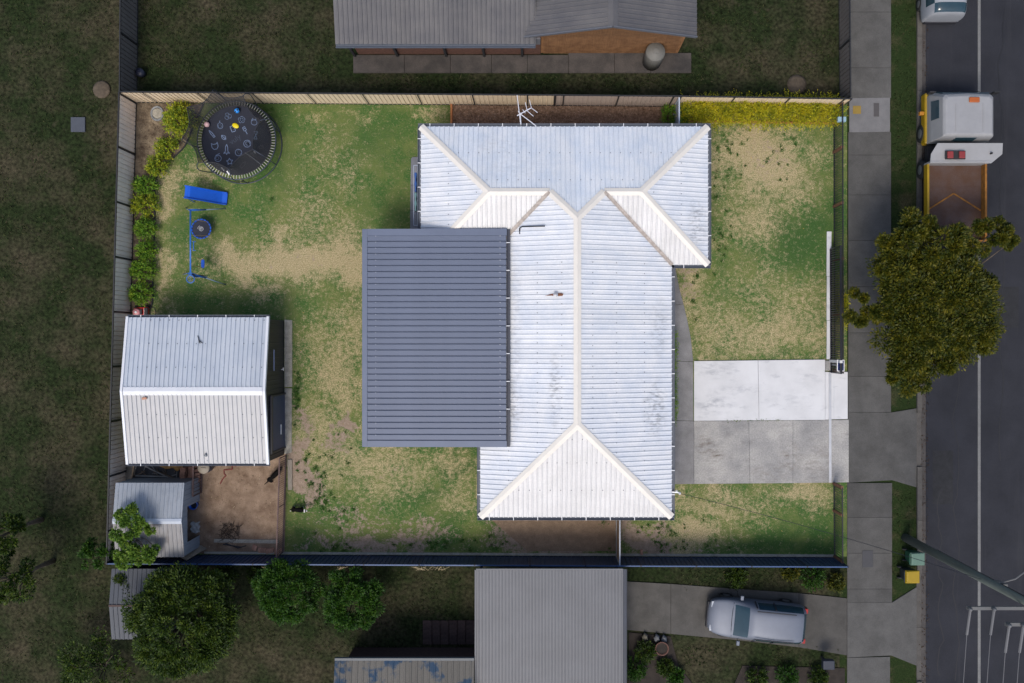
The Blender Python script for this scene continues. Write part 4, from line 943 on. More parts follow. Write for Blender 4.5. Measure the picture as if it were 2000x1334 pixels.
# brick pile
gB = 'bricks piled behind the short railing'
n_ = 0
for lx in range(2):
    for ly in range(7):
        for lz in range(5 if lx == 0 else 3):
            if rng.random() < .1 and lz > 1: continue
            c = P(361 + lx*13, 914 + ly*4.6, .1); 
            brick(T(c.x + rng.normal(0,.012), c.y + rng.normal(0,.006), lz*.078 + .122*(0), rng.normal(0,.06)), ('stacked red brick in the pile behind the short rusty railing' if lz < 4 or lx else 'topmost red brick of the tall stack behind the rusty railing'), gB)
for k in range(16):
    c = P(rng.uniform(377,391), rng.uniform(911,941)); brick(T(c.x, c.y, .0+.02*k%.2, rng.uniform(0,3.1)) , 'loose red brick tumbled beside the stacked brick pile', 'loose bricks beside the pile')
ORD = ('first','second','third','fourth','fifth','sixth','seventh','eighth','ninth','tenth','last')
for i, (px, py, a) in enumerate(((496,1068,1.2),(500,1070,1.25),(508,1074,1.5),(513,1074,1.55),(518,1074,1.5),(523,1076,1.45),(528,1075,1.35),(533,1074,1.4),(539,1077,1.5),(545,1077,1.3),(549,1075,1.2))):
    c = P(px, py); brick(T(c.x, c.y, .01, a), ORD[i] + ' red brick from the iron bars in the row along the navy fence', 'bricks in a row by the navy fence')
c = P(1253,1078); brick(T(c.x, c.y, .02, 1.57), 'single pinkish brick by the navy fence below the house')
# round bin
c = P(397,914,.85); c.z = 0
bn = thing('barrel', 'round beige lidded barrel at the edge of the big shed', 'barrel', c)
M_beige = mat('beige_plastic', (0.25,0.215,0.17), 0.6, 0.08, 3); M_dk = flat('dark_drum', (0.035,0.04,0.055), 0.5)
MB().lathe(c, [(.21,0),(.25,.2),(.26,.5),(.24,.78)], 20).build('drum', M_dk, bn, smooth=True)
MB().lathe(c, [(.26,.78),(.265,.83),(.24,.86),(.05,.88),(.01,.88)], 20).build('lid', M_beige, bn, smooth=True); MB().bar(c+Vector((-.1,0,.9)), c+Vector((.1,0,.9)), .04).build('handle', M_beige, bn)
# red rope, iron bars
rp = sm([P(a,b,.03) for a, b in ((461,911),(454,908),(453,916),(446,917),(438,918),(438,925),(441,929),(436,934),(433,939),(430,945))], 5)
tag(MB().tube(rp, 0.028, 6).build('rope', mat('red_rope', (0.16,0.035,0.03), 0.8, 0.4, 25), smooth=True), 'dark red rope curled on the soil of the dog run', 'rope')
ir = thing('iron_bars', 'bent black iron bars lying on the soil by the navy fence', 'iron bar', P(460,1068))
MB().bar(P(436,1063,.03), P(472,1069,.03), .05).build('long_bar', M_edge_black, ir); MB().bar(P(440,1061,.06), P(466,1071,.05), .035).build('cross_bar', M_edge_black, ir); MB().bar(P(466,1070,.04), P(480,1066,.05), .04).build('bent_end', M_edge_black, ir)

# ---------------------------------------------------------------- trampoline
tc = P(462,274,.9); tc.z = 0; tr_ = 1.72; tm = 1.52
tp = thing('trampoline', 'large round black trampoline with a safety net and printed mat', 'trampoline', tc)
M_mat = mat('trampoline_mat', (0.014,0.017,0.030), 0.7, 0.1, 2, fine=.1); M_tube = flat('gunmetal_tube', (0.045,0.055,0.075), 0.4, .3)
def circ(r, z, n=48): return [tc + Vector((r*math.cos(2*math.pi*i/n), r*math.sin(2*math.pi*i/n), z)) for i in range(n)]
mp = MB(); mp.lathe(tc + Vector((0,0,.885)), [(tm,0),(tm,.012),(.01,.0125)], 56); mat_o = mp.build('jumping_mat', M_mat, tp)
MB().tube(circ(tm, .9, 56), .022, 6, True).build('mat_edge', M_edge_black, tp, smooth=True)
MB().tube(circ(tr_, .9, 56), .028, 8, True).build('frame_ring', M_tube, tp, smooth=True)
MB().tube(circ(tr_+.03, .03, 56), .026, 8, True).build('base_ring', M_tube, tp, smooth=True)
spm = MB().bar((tm,0,0),(tr_,0,0),.022).mesh('spring', flat('spring_steel', (0.62,0.60,0.52), 0.35, .3))
for i in range(84): piece('spring', spm, tp, Matrix.Translation(tc + Vector((0,0,.9))) @ Matrix.Rotation(2*math.pi*i/84, 4, 'Z'))
top = [P(a, b, 2.55) for a, b in ((415,178),(475,187),(508,235),(494,292),(447,330),(387,318),(356,270),(364,209))]
cx_ = sum(top, Vector())/8
for v in top:
    d = Vector((v.x-tc.x, v.y-tc.y, 0)).normalized(); f0 = tc + d*(tr_+.03)
    MB().tube([f0 + Vector((0,0,.03)), f0 + Vector((0,0,.9))], .026, 6).build('leg', M_tube, tp)
    MB().tube(sm([f0 + Vector((0,0,.5)), f0 + d*.12 + Vector((0,0,1.2)), f0 + d*.2 + Vector((0,0,1.9)), f0 + d*.12 + Vector((0,0,2.4)), v], 4), .02, 6).build('net_pole', M_tube, tp, smooth=True)
def netmat():
    m = bpy.data.materials.new('net'); m.use_nodes = True; t = m.node_tree; n = t.nodes; L = t.links; b = n['Principled BSDF']; b.inputs['Base Color'].default_value = (.03,.03,.034,1); b.inputs['Roughness'].default_value = .9
    tr = n.new('ShaderNodeBsdfTransparent'); mx = n.new('ShaderNodeMixShader'); mx.inputs[0].default_value = .68
    L.new(tr.outputs[0], mx.inputs[1]); L.new(b.outputs[0], mx.inputs[2]); L.new(mx.outputs[0], n['Material Output'].inputs[0]); return m
M_net = netmat(); vs = []; N_ = 64; rws = 8
tops = []
for i in range(N_):
    a = i/N_*8; k = int(a); f = a-k; p = top[k].lerp(top[(k+1)%8], f); c_ = (cx_ - p); c_.z = 0
    p = p + c_*.10*4*f*(1-f); p.z -= .12*4*f*(1-f); tops.append(p)
a0 = math.atan2(top[0].y-tc.y, top[0].x-tc.x)
for j in range(rws+1):
    t_ = j/rws
    for i in range(N_):
        p = tops[i]; an = math.atan2(p.y-tc.y, p.x-tc.x); b = tc + Vector((tm*math.cos(an), tm*math.sin(an), .9)); q = b.lerp(p, t_); out_ = (Vector((p.x,p.y,0))-Vector((tc.x,tc.y,0))).normalized()
        vs.append(q - out_*.10*math.sin(math.pi*t_))
MB().add(vs, [(j*N_+i, j*N_+(i+1)%N_, (j+1)*N_+(i+1)%N_, (j+1)*N_+i) for j in range(rws) for i in range(N_)]).build('safety_net', M_net, tp, smooth=True)
MB().tube(tops, .016, 5, True).build('net_hem', M_edge_black, tp)
zp = [vs[j*N_+26].copy()+Vector((0,0,.01)) for j in range(rws+1)]
MB().tube(zp, .022, 5).build('net_zip', flat('grey_zip', (0.10,0.105,0.12), .5), tp)
for (a, b, c_, d_) in ((432,327,438,333),(443,334,448,341),(496,296,499,299)): MB().bar(P(a,b,1.2), P(c_,d_,1.1), .05, .02).build('net_tag', M_frame, tp)
# printed line motifs
M_print = flat('pale_blue_print', (0.17,0.23,0.36), .6); M_print2 = flat('faint_print', (0.035,0.045,0.07), .6)
def ell(cx, cy, rx, ry=None, a0=0, a1=360, n=18): ry = ry or rx; return [(cx+rx*math.cos(R(a0+(a1-a0)*i/n)), cy+ry*math.sin(R(a0+(a1-a0)*i/n))) for i in range(n+1)]
def star(r1, r2, k=5): return [((r1 if i%2==0 else r2)*math.sin(math.pi*i/k), (r1 if i%2==0 else r2)*math.cos(math.pi*i/k)) for i in range(2*k+1)]
MOT = {'cloud':[ell(-.4,-.2,.5),ell(.35,-.25,.5),ell(0,.4,.45)], 'flower':[ell(.5*math.cos(k*1.2566),.5*math.sin(k*1.2566),.38,n=10) for k in range(5)],
 'shell':[ell(0,0,.8,.7),[(-.8,.4),(-.6,1),(-.2,.6),(.2,1),(.5,.5)]], 'apple':[ell(0,-.2,.7,.8),[(0,.6),(.3,1.1)],ell(-.1,-.3,.4,.4)], 'cup':[[(-.6,.8),(.6,.8),(.5,-.8),(-.5,-.8),(-.6,.8)],ell(0,0,.35)],
 'lolly':[[(-.3,.9),(.3,.9),(.3,0),(-.3,0),(-.3,.9)],[(0,0),(0,-.9)],[(-.3,.5),(.3,.5)]], 'pencil':[[(-.2,-1),(.2,-1),(.2,.5),(0,1),(-.2,.5),(-.2,-1)],[(-.2,.5),(.2,.5)],[(-.2,-.6),(.2,-.6)]],
 'leaf':[[(0,-1),(.6,-.2),(.4,.5),(0,1),(-.4,.5),(-.6,-.2),(0,-1)],[(0,-1),(0,.8)]], 'glass':[[(-.5,1),(.5,1),(-.5,-1),(.5,-1),(-.5,1)]], 'ring':[ell(0,0,.9),ell(.1,.1,.5),ell(.3,-.1,.2)],
 'cat':[[(-.8,.9),(-.4,.5),(.4,.5),(.8,.9),(.8,-.2),(.4,-.8),(-.4,-.8),(-.8,-.2),(-.8,.9)]], 'rocket':[[(0,1.4),(.3,.6),(.3,-.4),(.8,-1),(.2,-.8),(0,-1.3),(-.2,-.8),(-.8,-1),(-.3,-.4),(-.3,.6),(0,1.4)]],
 'moon':[ell(0,0,.9),ell(.3,.1,.5,.6,90,300)], 'plum':[ell(0,-.1,.85,.8),[(-.5,.7),(0,.9),(.5,1.1)],ell(-.2,0,.4)], 'star':[star(1,.5)], 'box':[[(-.7,-.7),(.7,-.7),(.7,.7),(-.7,.7),(-.7,-.7)],ell(0,0,.4)],
 'bottle':[[(-.4,-1),(.4,-1),(.4,.4),(.15,.6),(.15,1),(-.15,1),(-.15,.6),(-.4,.4),(-.4,-1)]], 'crown':[[(-.8,-.6),(.8,-.6),(.9,.6),(.4,0),(0,.9),(-.4,0),(-.9,.6),(-.8,-.6)]]}
def strokes(mb, lines, c, s, rot, w_, z):
    cr, sr = math.cos(rot), math.sin(rot)
    for ln in lines:
        pts = [Vector((c.x + s*(x*cr-y*sr), c.y + s*(x*sr+y*cr), z)) for x, y in ln]
        for a, b in zip(pts, pts[1:]):
            d = b-a
            if d.length < 1e-6: continue
            d.normalize(); x = Vector((-d.y, d.x, 0))*w_/2; a2 = a - d*w_*.3; b2 = b + d*w_*.3; mb.add([a2-x,b2-x,b2+x,a2+x], [(0,1,2,3)])
for (nm, zx, zy, rot, sz, m) in (('cloud',1250,370,.5,.17,0),('flower',1400,410,.3,.17,0),('shell',1535,440,-.2,.16,0),('apple',1165,468,.3,.16,0),('cup',1305,508,.3,.16,0),('lolly',1440,528,.5,.19,0),('pencil',1075,562,.7,.19,0),
   ('leaf',1205,602,.8,.14,0),('glass',1552,580,-.1,.16,0),('ring',1460,670,0,.17,0),('cat',1110,697,.2,.17,0),('rocket',1237,735,0,.17,0),('moon',1366,766,.3,.16,0),('plum',1143,826,.1,.17,0),('star',1270,864,.1,.15,0),('box',1505,800,.5,.13,1),('bottle',1415,897,-.7,.16,1),('crown',1610,705,.2,.11,1)):
    mb = MB(); strokes(mb, MOT[nm], P(zx/5.5556+220, zy/5.5556+160, .9), sz, rot, .026, .9015); mb.build('printed_motif', M_print if m == 0 else flat('dim_print', (0.09,0.085,0.10), .6), mat_o)
fc = bpy.data.curves.new('lettering', 'FONT'); fc.body = 'vuly'; fc.size = .34; fc.align_x = 'CENTER'
fo = bpy.data.objects.new('tmp_text', fc); COL.objects.link(fo); bpy.context.view_layer.update()
tm_ = bpy.data.meshes.new_from_object(fo.evaluated_get(bpy.context.evaluated_depsgraph_get())); bpy.data.objects.remove(fo); tm_.materials.clear(); tm_.materials.append(M_print2)
c = P(1345/5.5556+220, 645/5.5556+160, .9); piece('printed_lettering', tm_, mat_o, T(c.x, c.y, .9015, .62))
# toys on the mat
def ball(px, py, r, label, m, patches=None):
    c = P(px, py, .9+r); b = thing('ball', label, 'ball', (c.x, c.y, .9))
    MB().ball((c.x, c.y, .9025+r), r, 18, 12).build('skin', m, b, smooth=True)
    if patches:
        for (u, v_, q) in patches:
            d = Vector((math.cos(u)*math.cos(v_), math.sin(u)*math.cos(v_), math.sin(v_))); o = Vector((c.x,c.y,.9025+r)) + d*(r*.93)
            x = d.cross(Vector((.3,.5,.8))).normalized(); y = d.cross(x); k = 7; mb = MB()
            vs = [o + d*r*.09 + x*q*math.cos(2*math.pi*i/k) + y*q*math.sin(2*math.pi*i/k) for i in range(k)]; mb.add(vs+[o+d*r*.115],[(i,(i+1)%k,k) for i in range(k)]); mb.build('dark_patch', M_edge_black, b)
ball(463,216,.115,'bright blue football with dark patches on the trampoline mat', flat('ball_blue', (0.03,0.25,0.72), .4), [(0,1.2,.035),(2.1,.75,.035),(4.2,.75,.035),(.2,.35,.035),(3.2,.2,.03)])
ball(404,243,.12,'pale pink ball on the edge of the trampoline mat', flat('ball_pink', (0.66,0.42,0.42), .5), None)
c = P(460,245.5,.92); MB_ = MB().lathe((0,0,0), [(.12,0),(.15,.015),(.14,.035),(.05,.04),(.01,.04)], 20).mesh('frisbee', flat('yellow_plastic', (0.75,0.60,0.01), .4), True)
tag(piece('frisbee', MB_, None, Matrix.Translation((c.x,c.y,.905)) @ Matrix.Rotation(-.45,4,'Z') @ Matrix.Diagonal((1.05,.72,1,1))), 'oval yellow flying disc lying on the trampoline mat', 'frisbee')

# ---------------------------------------------------------------- slide
M_slide = flat('slide_blue', (0.008,0.09,0.50), .3)
sl_ = thing('slide', 'blue plastic garden slide on the back lawn', 'slide', P(410,382))
A0, A1 = P(361,375,1.15), P(443,388,.16)
ax = Vector((A1.x-A0.x, A1.y-A0.y, 0)); Ls = ax.length; ax.normalize(); sd_ = Vector((-ax.y, ax.x, 0)); prof = []
for i in range(15):
    t_ = i/14; z = 1.15 if t_ < .12 else (1.15 - (1.15-.14)*((t_-.12)/.73) if t_ < .85 else .14 - .02*(t_-.85)/.15); prof.append((t_*Ls, z))
vs = []; wd = .25
for (x, z) in prof:
    for (s_, dz) in ((-wd-.03,-.04),(-wd-.03,.10),(-wd,.10),(-wd+.03,0),(wd-.03,0),(wd,.10),(wd+.03,.10),(wd+.03,-.04)): 
        q = A0 + ax*x + sd_*s_; vs.append((q.x,q.y,z+dz))
k = 8; MB().add(vs, [(i*k+j,i*k+j+1,(i+1)*k+j+1,(i+1)*k+j) for i in range(len(prof)-1) for j in range(k-1)]+[(i*k+7,i*k,(i+1)*k,(i+1)*k+7) for i in range(len(prof)-1)]).build('chute', M_slide, sl_)
for s_ in (-1,1):
    q = A0 + sd_*s_*.24 + ax*.08; b = q - ax*.05 + sd_*s_*.03; MB().tube([(q.x,q.y,1.12),(b.x,b.y,0)], .022, 6).build('leg', flat('blue_tube', (0.02,0.12,0.42), .35), sl_)
for z in (.3,.6,.9): q1 = A0+sd_*.25+ax*.03; q2 = A0-sd_*.25+ax*.03; MB().bar((q1.x,q1.y,z),(q2.x,q2.y,z),.04).build('rung', flat('blue_tube', (0.02,0.12,0.42), .35), sl_)

# ---------------------------------------------------------------- swing set
M_bt = flat('blue_tube', (0.02,0.12,0.42), .35); M_gt = flat('grey_blue_tube', (0.16,0.23,0.33), .4)
zb = 1.95; B0, B1 = P(372,411,zb), P(372,533,zb)
sw = thing('swing_set', 'blue metal swing set frame on the back lawn', 'swing set', ((B0.x+B1.x)/2, (B0.y+B1.y)/2, 0))
MB().tube([B0,B1], .035, 8).build('beam', M_bt, sw, smooth=True)
for a, b in ((B0,(363,407)),(B0,(441,407.5)),(B1,(357.5,536)),(B1,(441,556))):
    g_ = P(*b); md = a.lerp(g_, .42); MB().tube([a, md], .03, 8).build('leg', M_bt, sw, smooth=True); MB().tube([md, g_], .022, 8).build('leg_foot', M_gt, sw, smooth=True)
m1 = B0.lerp(P(363,407),.5); m2 = B0.lerp(P(441,407.5),.5); MB().tube([m1,m2], .018, 6).build('cross_brace', M_bt, sw)
m1 = B1.lerp(P(357.5,536),.45); m2 = B1.lerp(P(441,556),.45); MB().tube([m1,m2], .018, 6).build('cross_brace', M_bt, sw)
M_rope = flat('tan_rope', (0.40,0.27,0.12), .9)
# round swing
zc = .48; cc = P(393,447,zc); ns = thing('nest_swing', 'round black swing with a blue segmented rim hanging from the frame', 'swing', cc)
MB().lathe(cc, [(.40,-.012),(.405,0),(.01,.004)], 32).build('seat', M_mat, ns)
for i in range(18):
    a0, a1 = 2*math.pi*i/18, 2*math.pi*(i+.72)/18; MB().tube([cc+Vector((.42*math.cos(a0+(a1-a0)*q/3), .42*math.sin(a0+(a1-a0)*q/3), .005)) for q in range(4)], .032, 6).build('rim_pad', M_slide, ns)
MB().tube([cc+Vector((.42*math.cos(2*math.pi*i/36), .42*math.sin(2*math.pi*i/36), .003)) for i in range(36)], .022, 6, True).build('rim', M_edge_black, ns)
mb = MB(); strokes(mb, [ell(0,0,.9,n=20),[(-.3,-.45),(.35,-.2),(-.2,.1),(.4,.45)],[(-.5,.1),(-.2,.5)],ell(-.2,0,1.3,1.3,120,190,8)], cc, .10, -.2, .022, zc+.008); strokes(mb, [[(-.4,-.3),(.3,.1)],[(-.1,-.4),(.2,.5)]], cc, .1, -.2, .05, zc+.008)
mb.build('white_logo', flat('white_print', (0.6,0.6,0.62), .6), ns)
for py, s_ in ((429,1),(461,-1)):
    k0 = P(374, py-1, zb-.03); 
    for sx_ in (-1,1): MB().tube([k0, cc + Vector((sx_*.3, s_*.3, .02))], .011, 5).build('rope', M_rope, ns)
# trapeze and swing seat
tz = thing('trapeze_bar', 'small blue trapeze bar hanging from the swing frame', 'trapeze', P(378,480,1.3))
MB().tube([P(378,471,1.3),P(378,490,1.3)], .022, 6).build('grip_bar', M_bt, tz)
for py in (472,489): MB().bar(P(376,py,1.3),P(382.5,py,1.25),.03).build('grip_end', M_bt, tz); MB().tube([P(373.5,py-2,zb-.03),P(377,py,1.32)], .01, 5).build('strap', M_frame, tz)
sw2 = thing('swing', 'narrow blue swing seat on two tan ropes', 'swing', P(396,515,.45))
q = P(396,515,.45); MB().prism([(q.x+.075*math.cos(a)*1, q.y+(.20 if math.sin(a)>0 else -.20)*(abs(math.sin(a))**.5)) for a in [2*math.pi*i/20 for i in range(20)]], .42, .46).build('seat', M_slide, sw2, bevel=.01)
for py, s_ in ((500,1),(519,-1)): MB().tube([P(375,py,zb-.02), q+Vector((0,s_*.17,.02))], .01, 5).build('rope', M_rope, sw2)
# basketball ring and board
hp = thing('basketball_hoop', 'small blue basketball hoop with a net at the end of the swing frame', 'hoop', P(372,545,1.9))
hc = P(372,545,1.95); MB().tube([hc+Vector((.165*math.cos(2*math.pi*i/24), .165*math.sin(2*math.pi*i/24), 0)) for i in range(24)], .02, 6, True).build('ring', M_bt, hp, smooth=True)
mb = MB()
for i in range(10):
    a = 2*math.pi*i/10; b = 2*math.pi*(i+.5)/10; c_ = 2*math.pi*(i+1)/10
    mb.tube([hc+Vector((.16*math.cos(a),.16*math.sin(a),0)), hc+Vector((.12*math.cos(b),.12*math.sin(b),-.15)), hc+Vector((.09*math.cos(a),.09*math.sin(a),-.3))], .006, 4); mb.tube([hc+Vector((.16*math.cos(c_),.16*math.sin(c_),0)), hc+Vector((.12*math.cos(b),.12*math.sin(b),-.15)), hc+Vector((.09*math.cos(c_),.09*math.sin(c_),-.3))], .006, 4)
mb.build('net', flat('net_cord', (0.6,0.6,0.6), .8), hp)
b0 = P(376,535,1.9); b1 = P(404,541,1.2)
MB().add([P(374,535,1.98),P(376,535,1.98),P(408,538.5,.95),P(392,541,1.0),P(377,541,1.5)], [(0,1,2,3,4)]).build('backboard', flat('black_board', (0.015,0.016,0.02), .5), hp); MB().bar(P(381,541,1.45),P(405,541,.98),.03).build('board_edge', M_bt, hp)

# ---------------------------------------------------------------- lawn mower
M_red = flat('red_paint', (0.50,0.025,0.018), .35)
c = P(279,609); lm = thing('lawn_mower', 'red push lawn mower parked between the shed and the long cream fence', 'lawn mower', c)
pts = [(-.33,-.13),(-.28,-.2),(.30,-.2),(.34,-.16),(.34,.16),(.30,.2),(-.10,.2),(-.28,.16),(-.33,.1)]
MB().prism([(c.x+a, c.y+b) for a, b in pts], .10, .24).build('deck', M_red, lm, bevel=.03)
MB().lathe((c.x-.14,c.y-.03,.24), [(.17,0),(.17,.12),(.12,.16),(.03,.17),(.01,.17)], 16).build('engine_cover', flat('pale_pink_plastic', (0.55,0.23,0.24), .4), lm, smooth=True)
MB().lathe((c.x-.14,c.y-.03,.41), [(.05,0),(.05,.03),(.01,.035)], 12).build('starter_cap', flat('white_metal', (0.75,0.75,0.75), .4), lm)
MB().box(c.x+.0,c.x+.10,c.y-.13,c.y+.1,.24,.36).build('engine_block', M_edge_black, lm, bevel=.01); MB().box(c.x+.19,c.x+.34,c.y-.17,c.y+.16,.24,.33).build('rear_flap', M_edge_black, lm, bevel=.01); MB().box(c.x+.17,c.x+.20,c.y-.16,c.y+.15,.245,.3).build('white_stripe', M_frame, lm)
for sx_, sy_ in ((-.24,-.22),(-.24,.2),(.24,-.22),(.24,.22)):
    w_ = MB().lathe((0,0,-.025), [(.03,0),(.10,.004),(.11,.015),(.11,.035),(.10,.046),(.03,.05)], 14).mesh('wheel', flat('rubber', (0.02,0.02,0.02), .8), True); piece('wheel', w_, lm, Matrix.Translation((c.x+sx_,c.y+sy_,.11)) @ Matrix.Rotation(math.pi/2,4,'X'))
hb = sm([Vector((c.x+.3,c.y-.15,.2)),Vector((c.x+.6,c.y-.16,.55)),Vector((c.x+.92,c.y-.17,.92)),Vector((c.x+.96,c.y-.05,.95)),Vector((c.x+.93,c.y+.1,.93)),Vector((c.x+.88,c.y+.17,.9)),Vector((c.x+.6,c.y+.16,.55)),Vector((c.x+.3,c.y+.15,.2))],3)
MB().tube(hb, .014, 6).build('handle', M_edge_black, lm, smooth=True)

# ---------------------------------------------------------------- dogs
def dog(label, c, ang, joints, edges, m, white=None):
    me = bpy.data.meshes.new('dog'); me.from_pydata([j[:3] for j in joints], edges, []); o = bpy.data.objects.new('dog_tmp', me); COL.objects.link(o)
    s_ = o.modifiers.new('skin', 'SKIN'); s_.use_smooth_shade = True; o.modifiers.new('sub', 'SUBSURF').levels = 2
    for i, v in enumerate(me.skin_vertices[0].data): v.radius = (joints[i][3], joints[i][3]); v.use_root = (i == 0)
    bpy.context.view_layer.update(); nm = bpy.data.meshes.new_from_object(o.evaluated_get(bpy.context.evaluated_depsgraph_get())); bpy.data.objects.remove(o); nm.name = 'body'
    nm.materials.clear(); nm.materials.append(m)
    if white:
        mw = white[0]; nm.materials.append(mw)
        for p in nm.polygons:
            if white[1](p.center): p.material_index = 1
    t = thing('dog', label, 'dog', (c.x, c.y, 0)); piece('body', nm, t, T(c.x, c.y, 0, ang)); return t
J = [(0,0,.50,.115),(-.22,0,.50,.105),(-.36,0,.49,.10),(.18,0,.49,.12),(.30,0,.52,.095),(.42,0,.60,.075),(.50,0,.64,.078),(.60,0,.62,.052),(.67,0,.60,.035),
     (-.44,.01,.48,.035),(-.58,.03,.40,.025),(-.70,.05,.36,.016),
     (.20,.10,.40,.06),(.24,.11,.22,.036),(.22,.11,.06,.03),(.27,.11,.025,.03),(.20,-.10,.40,.06),(.16,-.11,.22,.036),(.14,-.11,.06,.03),(.19,-.11,.025,.03),
     (-.34,.10,.40,.075),(-.28,.12,.27,.045),(-.40,.12,.17,.03),(-.37,.12,.03,.028),(-.32,.12,.022,.028),(-.34,-.10,.40,.075),(-.30,-.12,.27,.045),(-.42,-.12,.17,.03),(-.40,-.12,.03,.028),(-.35,-.12,.022,.028),
     (.48,.07,.68,.03),(.45,.10,.66,.02),(.48,-.07,.68,.03),(.45,-.10,.66,.02)]
Ed = [(0,1),(1,2),(0,3),(3,4),(4,5),(5,6),(6,7),(7,8),(2,9),(9,10),(10,11),(3,12),(12,13),(13,14),(14,15),(3,16),(16,17),(17,18),(18,19),(2,20),(20,21),(21,22),(22,23),(23,24),(2,25),(25,26),(26,27),(27,28),(28,29),(6,30),(30,31),(6,32),(32,33)]
M_fur = mat('black_fur', (0.006,0.0055,0.0055), .9, .3, 12, bump=.3, bscale=70, spec=.08); M_wfur = mat('white_fur', (0.62,0.61,0.60), .8, .1, 8)
dog('slim black dog standing in the dog run by the rusty railing', P(535,929,.4), R(46), [(x*.86,y*.86,z*.86,r*.82) for x,y,z,r in J], Ed, M_fur)
d2 = [(x*.66,y*.8,z*.62,r*.78) for x,y,z,r in J]
d2[9]=(-.30,.0,.28,.03); d2[10]=(-.36,-.04,.2,.03); d2[11]=(-.37,-.12,.14,.025)
dog('black and white dog standing on the patchy lawn outside the dog run', P(582,996,.3), R(-4), d2, Ed, M_fur, (M_wfur, lambda p: (p.x > .385) or (.30 < p.x < .345) or (p.z < .10) or (p.x < -.30 and p.y < -.07) or (.27 < p.x < .4 and p.y < -.05)))

# ---------------------------------------------------------------- shrubs and hedges inside the lot
L_yel = leafmat('golden_leaves', [(0.10,0.15,0.01),(0.28,0.29,0.012),(0.47,0.42,0.015),(0.60,0.50,0.02)])
L_mid = leafmat('yellow_green_leaves', [(0.06,0.13,0.013),(0.17,0.26,0.018),(0.34,0.36,0.02),(0.52,0.48,0.03)])
L_grn = leafmat('fresh_green_leaves', [(0.04,0.11,0.014),(0.10,0.22,0.02),(0.18,0.31,0.025),(0.33,0.40,0.035)])
gS = None
shrub(345,232,.72,.85,1.3,'largest yellow green shrub, in the corner beside the trampoline', L_mid, .085, 260, 16)
shrub(322,287,.55,.5,1.0,'yellow green shrub below the largest corner shrub', L_mid, .085, 130, 14)
shrub(303,322,.52,.5,.95,'yellow green shrub at the bend of the black edging', L_mid, .085, 130, 14)
for i, (px, py, rx, ry, lab) in enumerate(((281,362,.56,.48,'green shrub nearest the bend in the row along the long cream fence'),(278,400,.66,.62,'broad starry green shrub beside the blue slide'),(281,445,.5,.52,'green shrub level with the round swing'),
        (282,488,.48,.5,'green shrub level with the trapeze bar'),(275,527,.60,.5,'spiky green shrub level with the swing seat'),(272,572,.55,.52,'green shrub nearest the red lawn mower'))):
    shrub(px, py, rx, ry, .95, lab, L_grn if i != 1 else L_mid, .085, 140, 14, 'green shrubs along the faded fence')
# golden hedge: individual bushes grown together
hd = thing('hedge', 'long clipped golden hedge along the cream fence', 'hedge', P(1490,222))
pts = []; ds = []
x = 1345
while x < 1632:
    for py in (203,216,229):
        c = P(x + rng.uniform(-4,4), py + rng.uniform(-3,3), .9)
        kk = rng.uniform(.75, 1.25)
        for _ in range(52):
            a = rng.uniform(0,6.28); e = math.asin(rng.uniform(.05,1)); d = np.array([math.cos(a)*math.cos(e), math.sin(a)*math.cos(e), math.sin(e)]); b = np.array([c.x,c.y,.72]) + d*np.array([.32,.30,.30])*kk*rng.uniform(.5,1.1)
            p_, d_ = sprigs([b],[d],[.24*rng.uniform(.6,1.7)],6); pts.append(p_); ds.append(d_)
    x += 11
piece('foliage', leaf_mesh('foliage', np.concatenate(pts), np.concatenate(ds), .075, L_yel), hd)
for i in range(12): c = P(1350+i*24, 218); MB().tube([c, c+Vector((.05,.03,.8))], .03, 5, r2=.012).build('stem', M_stem, hd)
shrub(1332,222,.45,.75,1.0,'rounded bright green bush at the house end of the golden hedge', L_grn, .07, 170, 12)
shrub(1305,228,.32,.75,.9,'bright green bush on the mulch side of the short grey fence', L_grn, .07, 120, 12)
lo = thing('hedge', 'low clipped green hedge under the front eave by the path', 'hedge', P(1318,735)); pts = []; ds = []
y = 652
while y < 826:
    c = P(1311 + rng.uniform(-1.5,1.5), y, .6)
    for _ in range(44):
        a = rng.uniform(0,6.28); e = math.asin(rng.uniform(.05,1)); d = np.array([math.cos(a)*math.cos(e), math.sin(a)*math.cos(e), math.sin(e)]); b = np.array([c.x,c.y,.5]) + d*np.array([.20,.2,.22])*rng.uniform(.4,1.0)
        p_, d_ = sprigs([b],[d],[.18],6); pts.append(p_); ds.append(d_)
    y += 7
piece('foliage', leaf_mesh('foliage', np.concatenate(pts), np.concatenate(ds), .06, L_grn), lo)
for i in range(8): c = P(1311, 660+i*22); MB().tube([c, c+Vector((0,0,.6))], .025, 5).build('stem', M_stem, lo)
shrub(1650,607,.3,.9,.9,'golden shrub poking through the front bar fence', L_yel, .08, 120, 12)

c = P(308,222); rg = thing('stepping_stone', 'round grey stone ring in the bare corner bed beside the largest shrub', 'stone ring', c)
MB().tube([(c.x+.26*math.cos(2*math.pi*i/20), c.y+.30*math.sin(2*math.pi*i/20), .05) for i in range(20)], .05, 6, True).build('ring', mat('grey_stone', (0.2,0.21,0.22), 0.9, 0.3, 9), rg, smooth=True); MB().lathe((c.x,c.y,.02), [(.24,0),(.22,.04),(.01,.045)], 16).build('inner_stone', M_rough, rg)
hs_ = [P(px, py, .25) for px, py in ((228,853),(234,854),(243,852),(246,856),(236,858),(228,859))]
tag(MB().tube(sm(hs_, 4), .02, 6).build('garden_hose', flat('hose_green', (0.04,0.42,0.05), .5), smooth=True), 'bright green garden hose hung between big shed and long cream fence', 'hose')
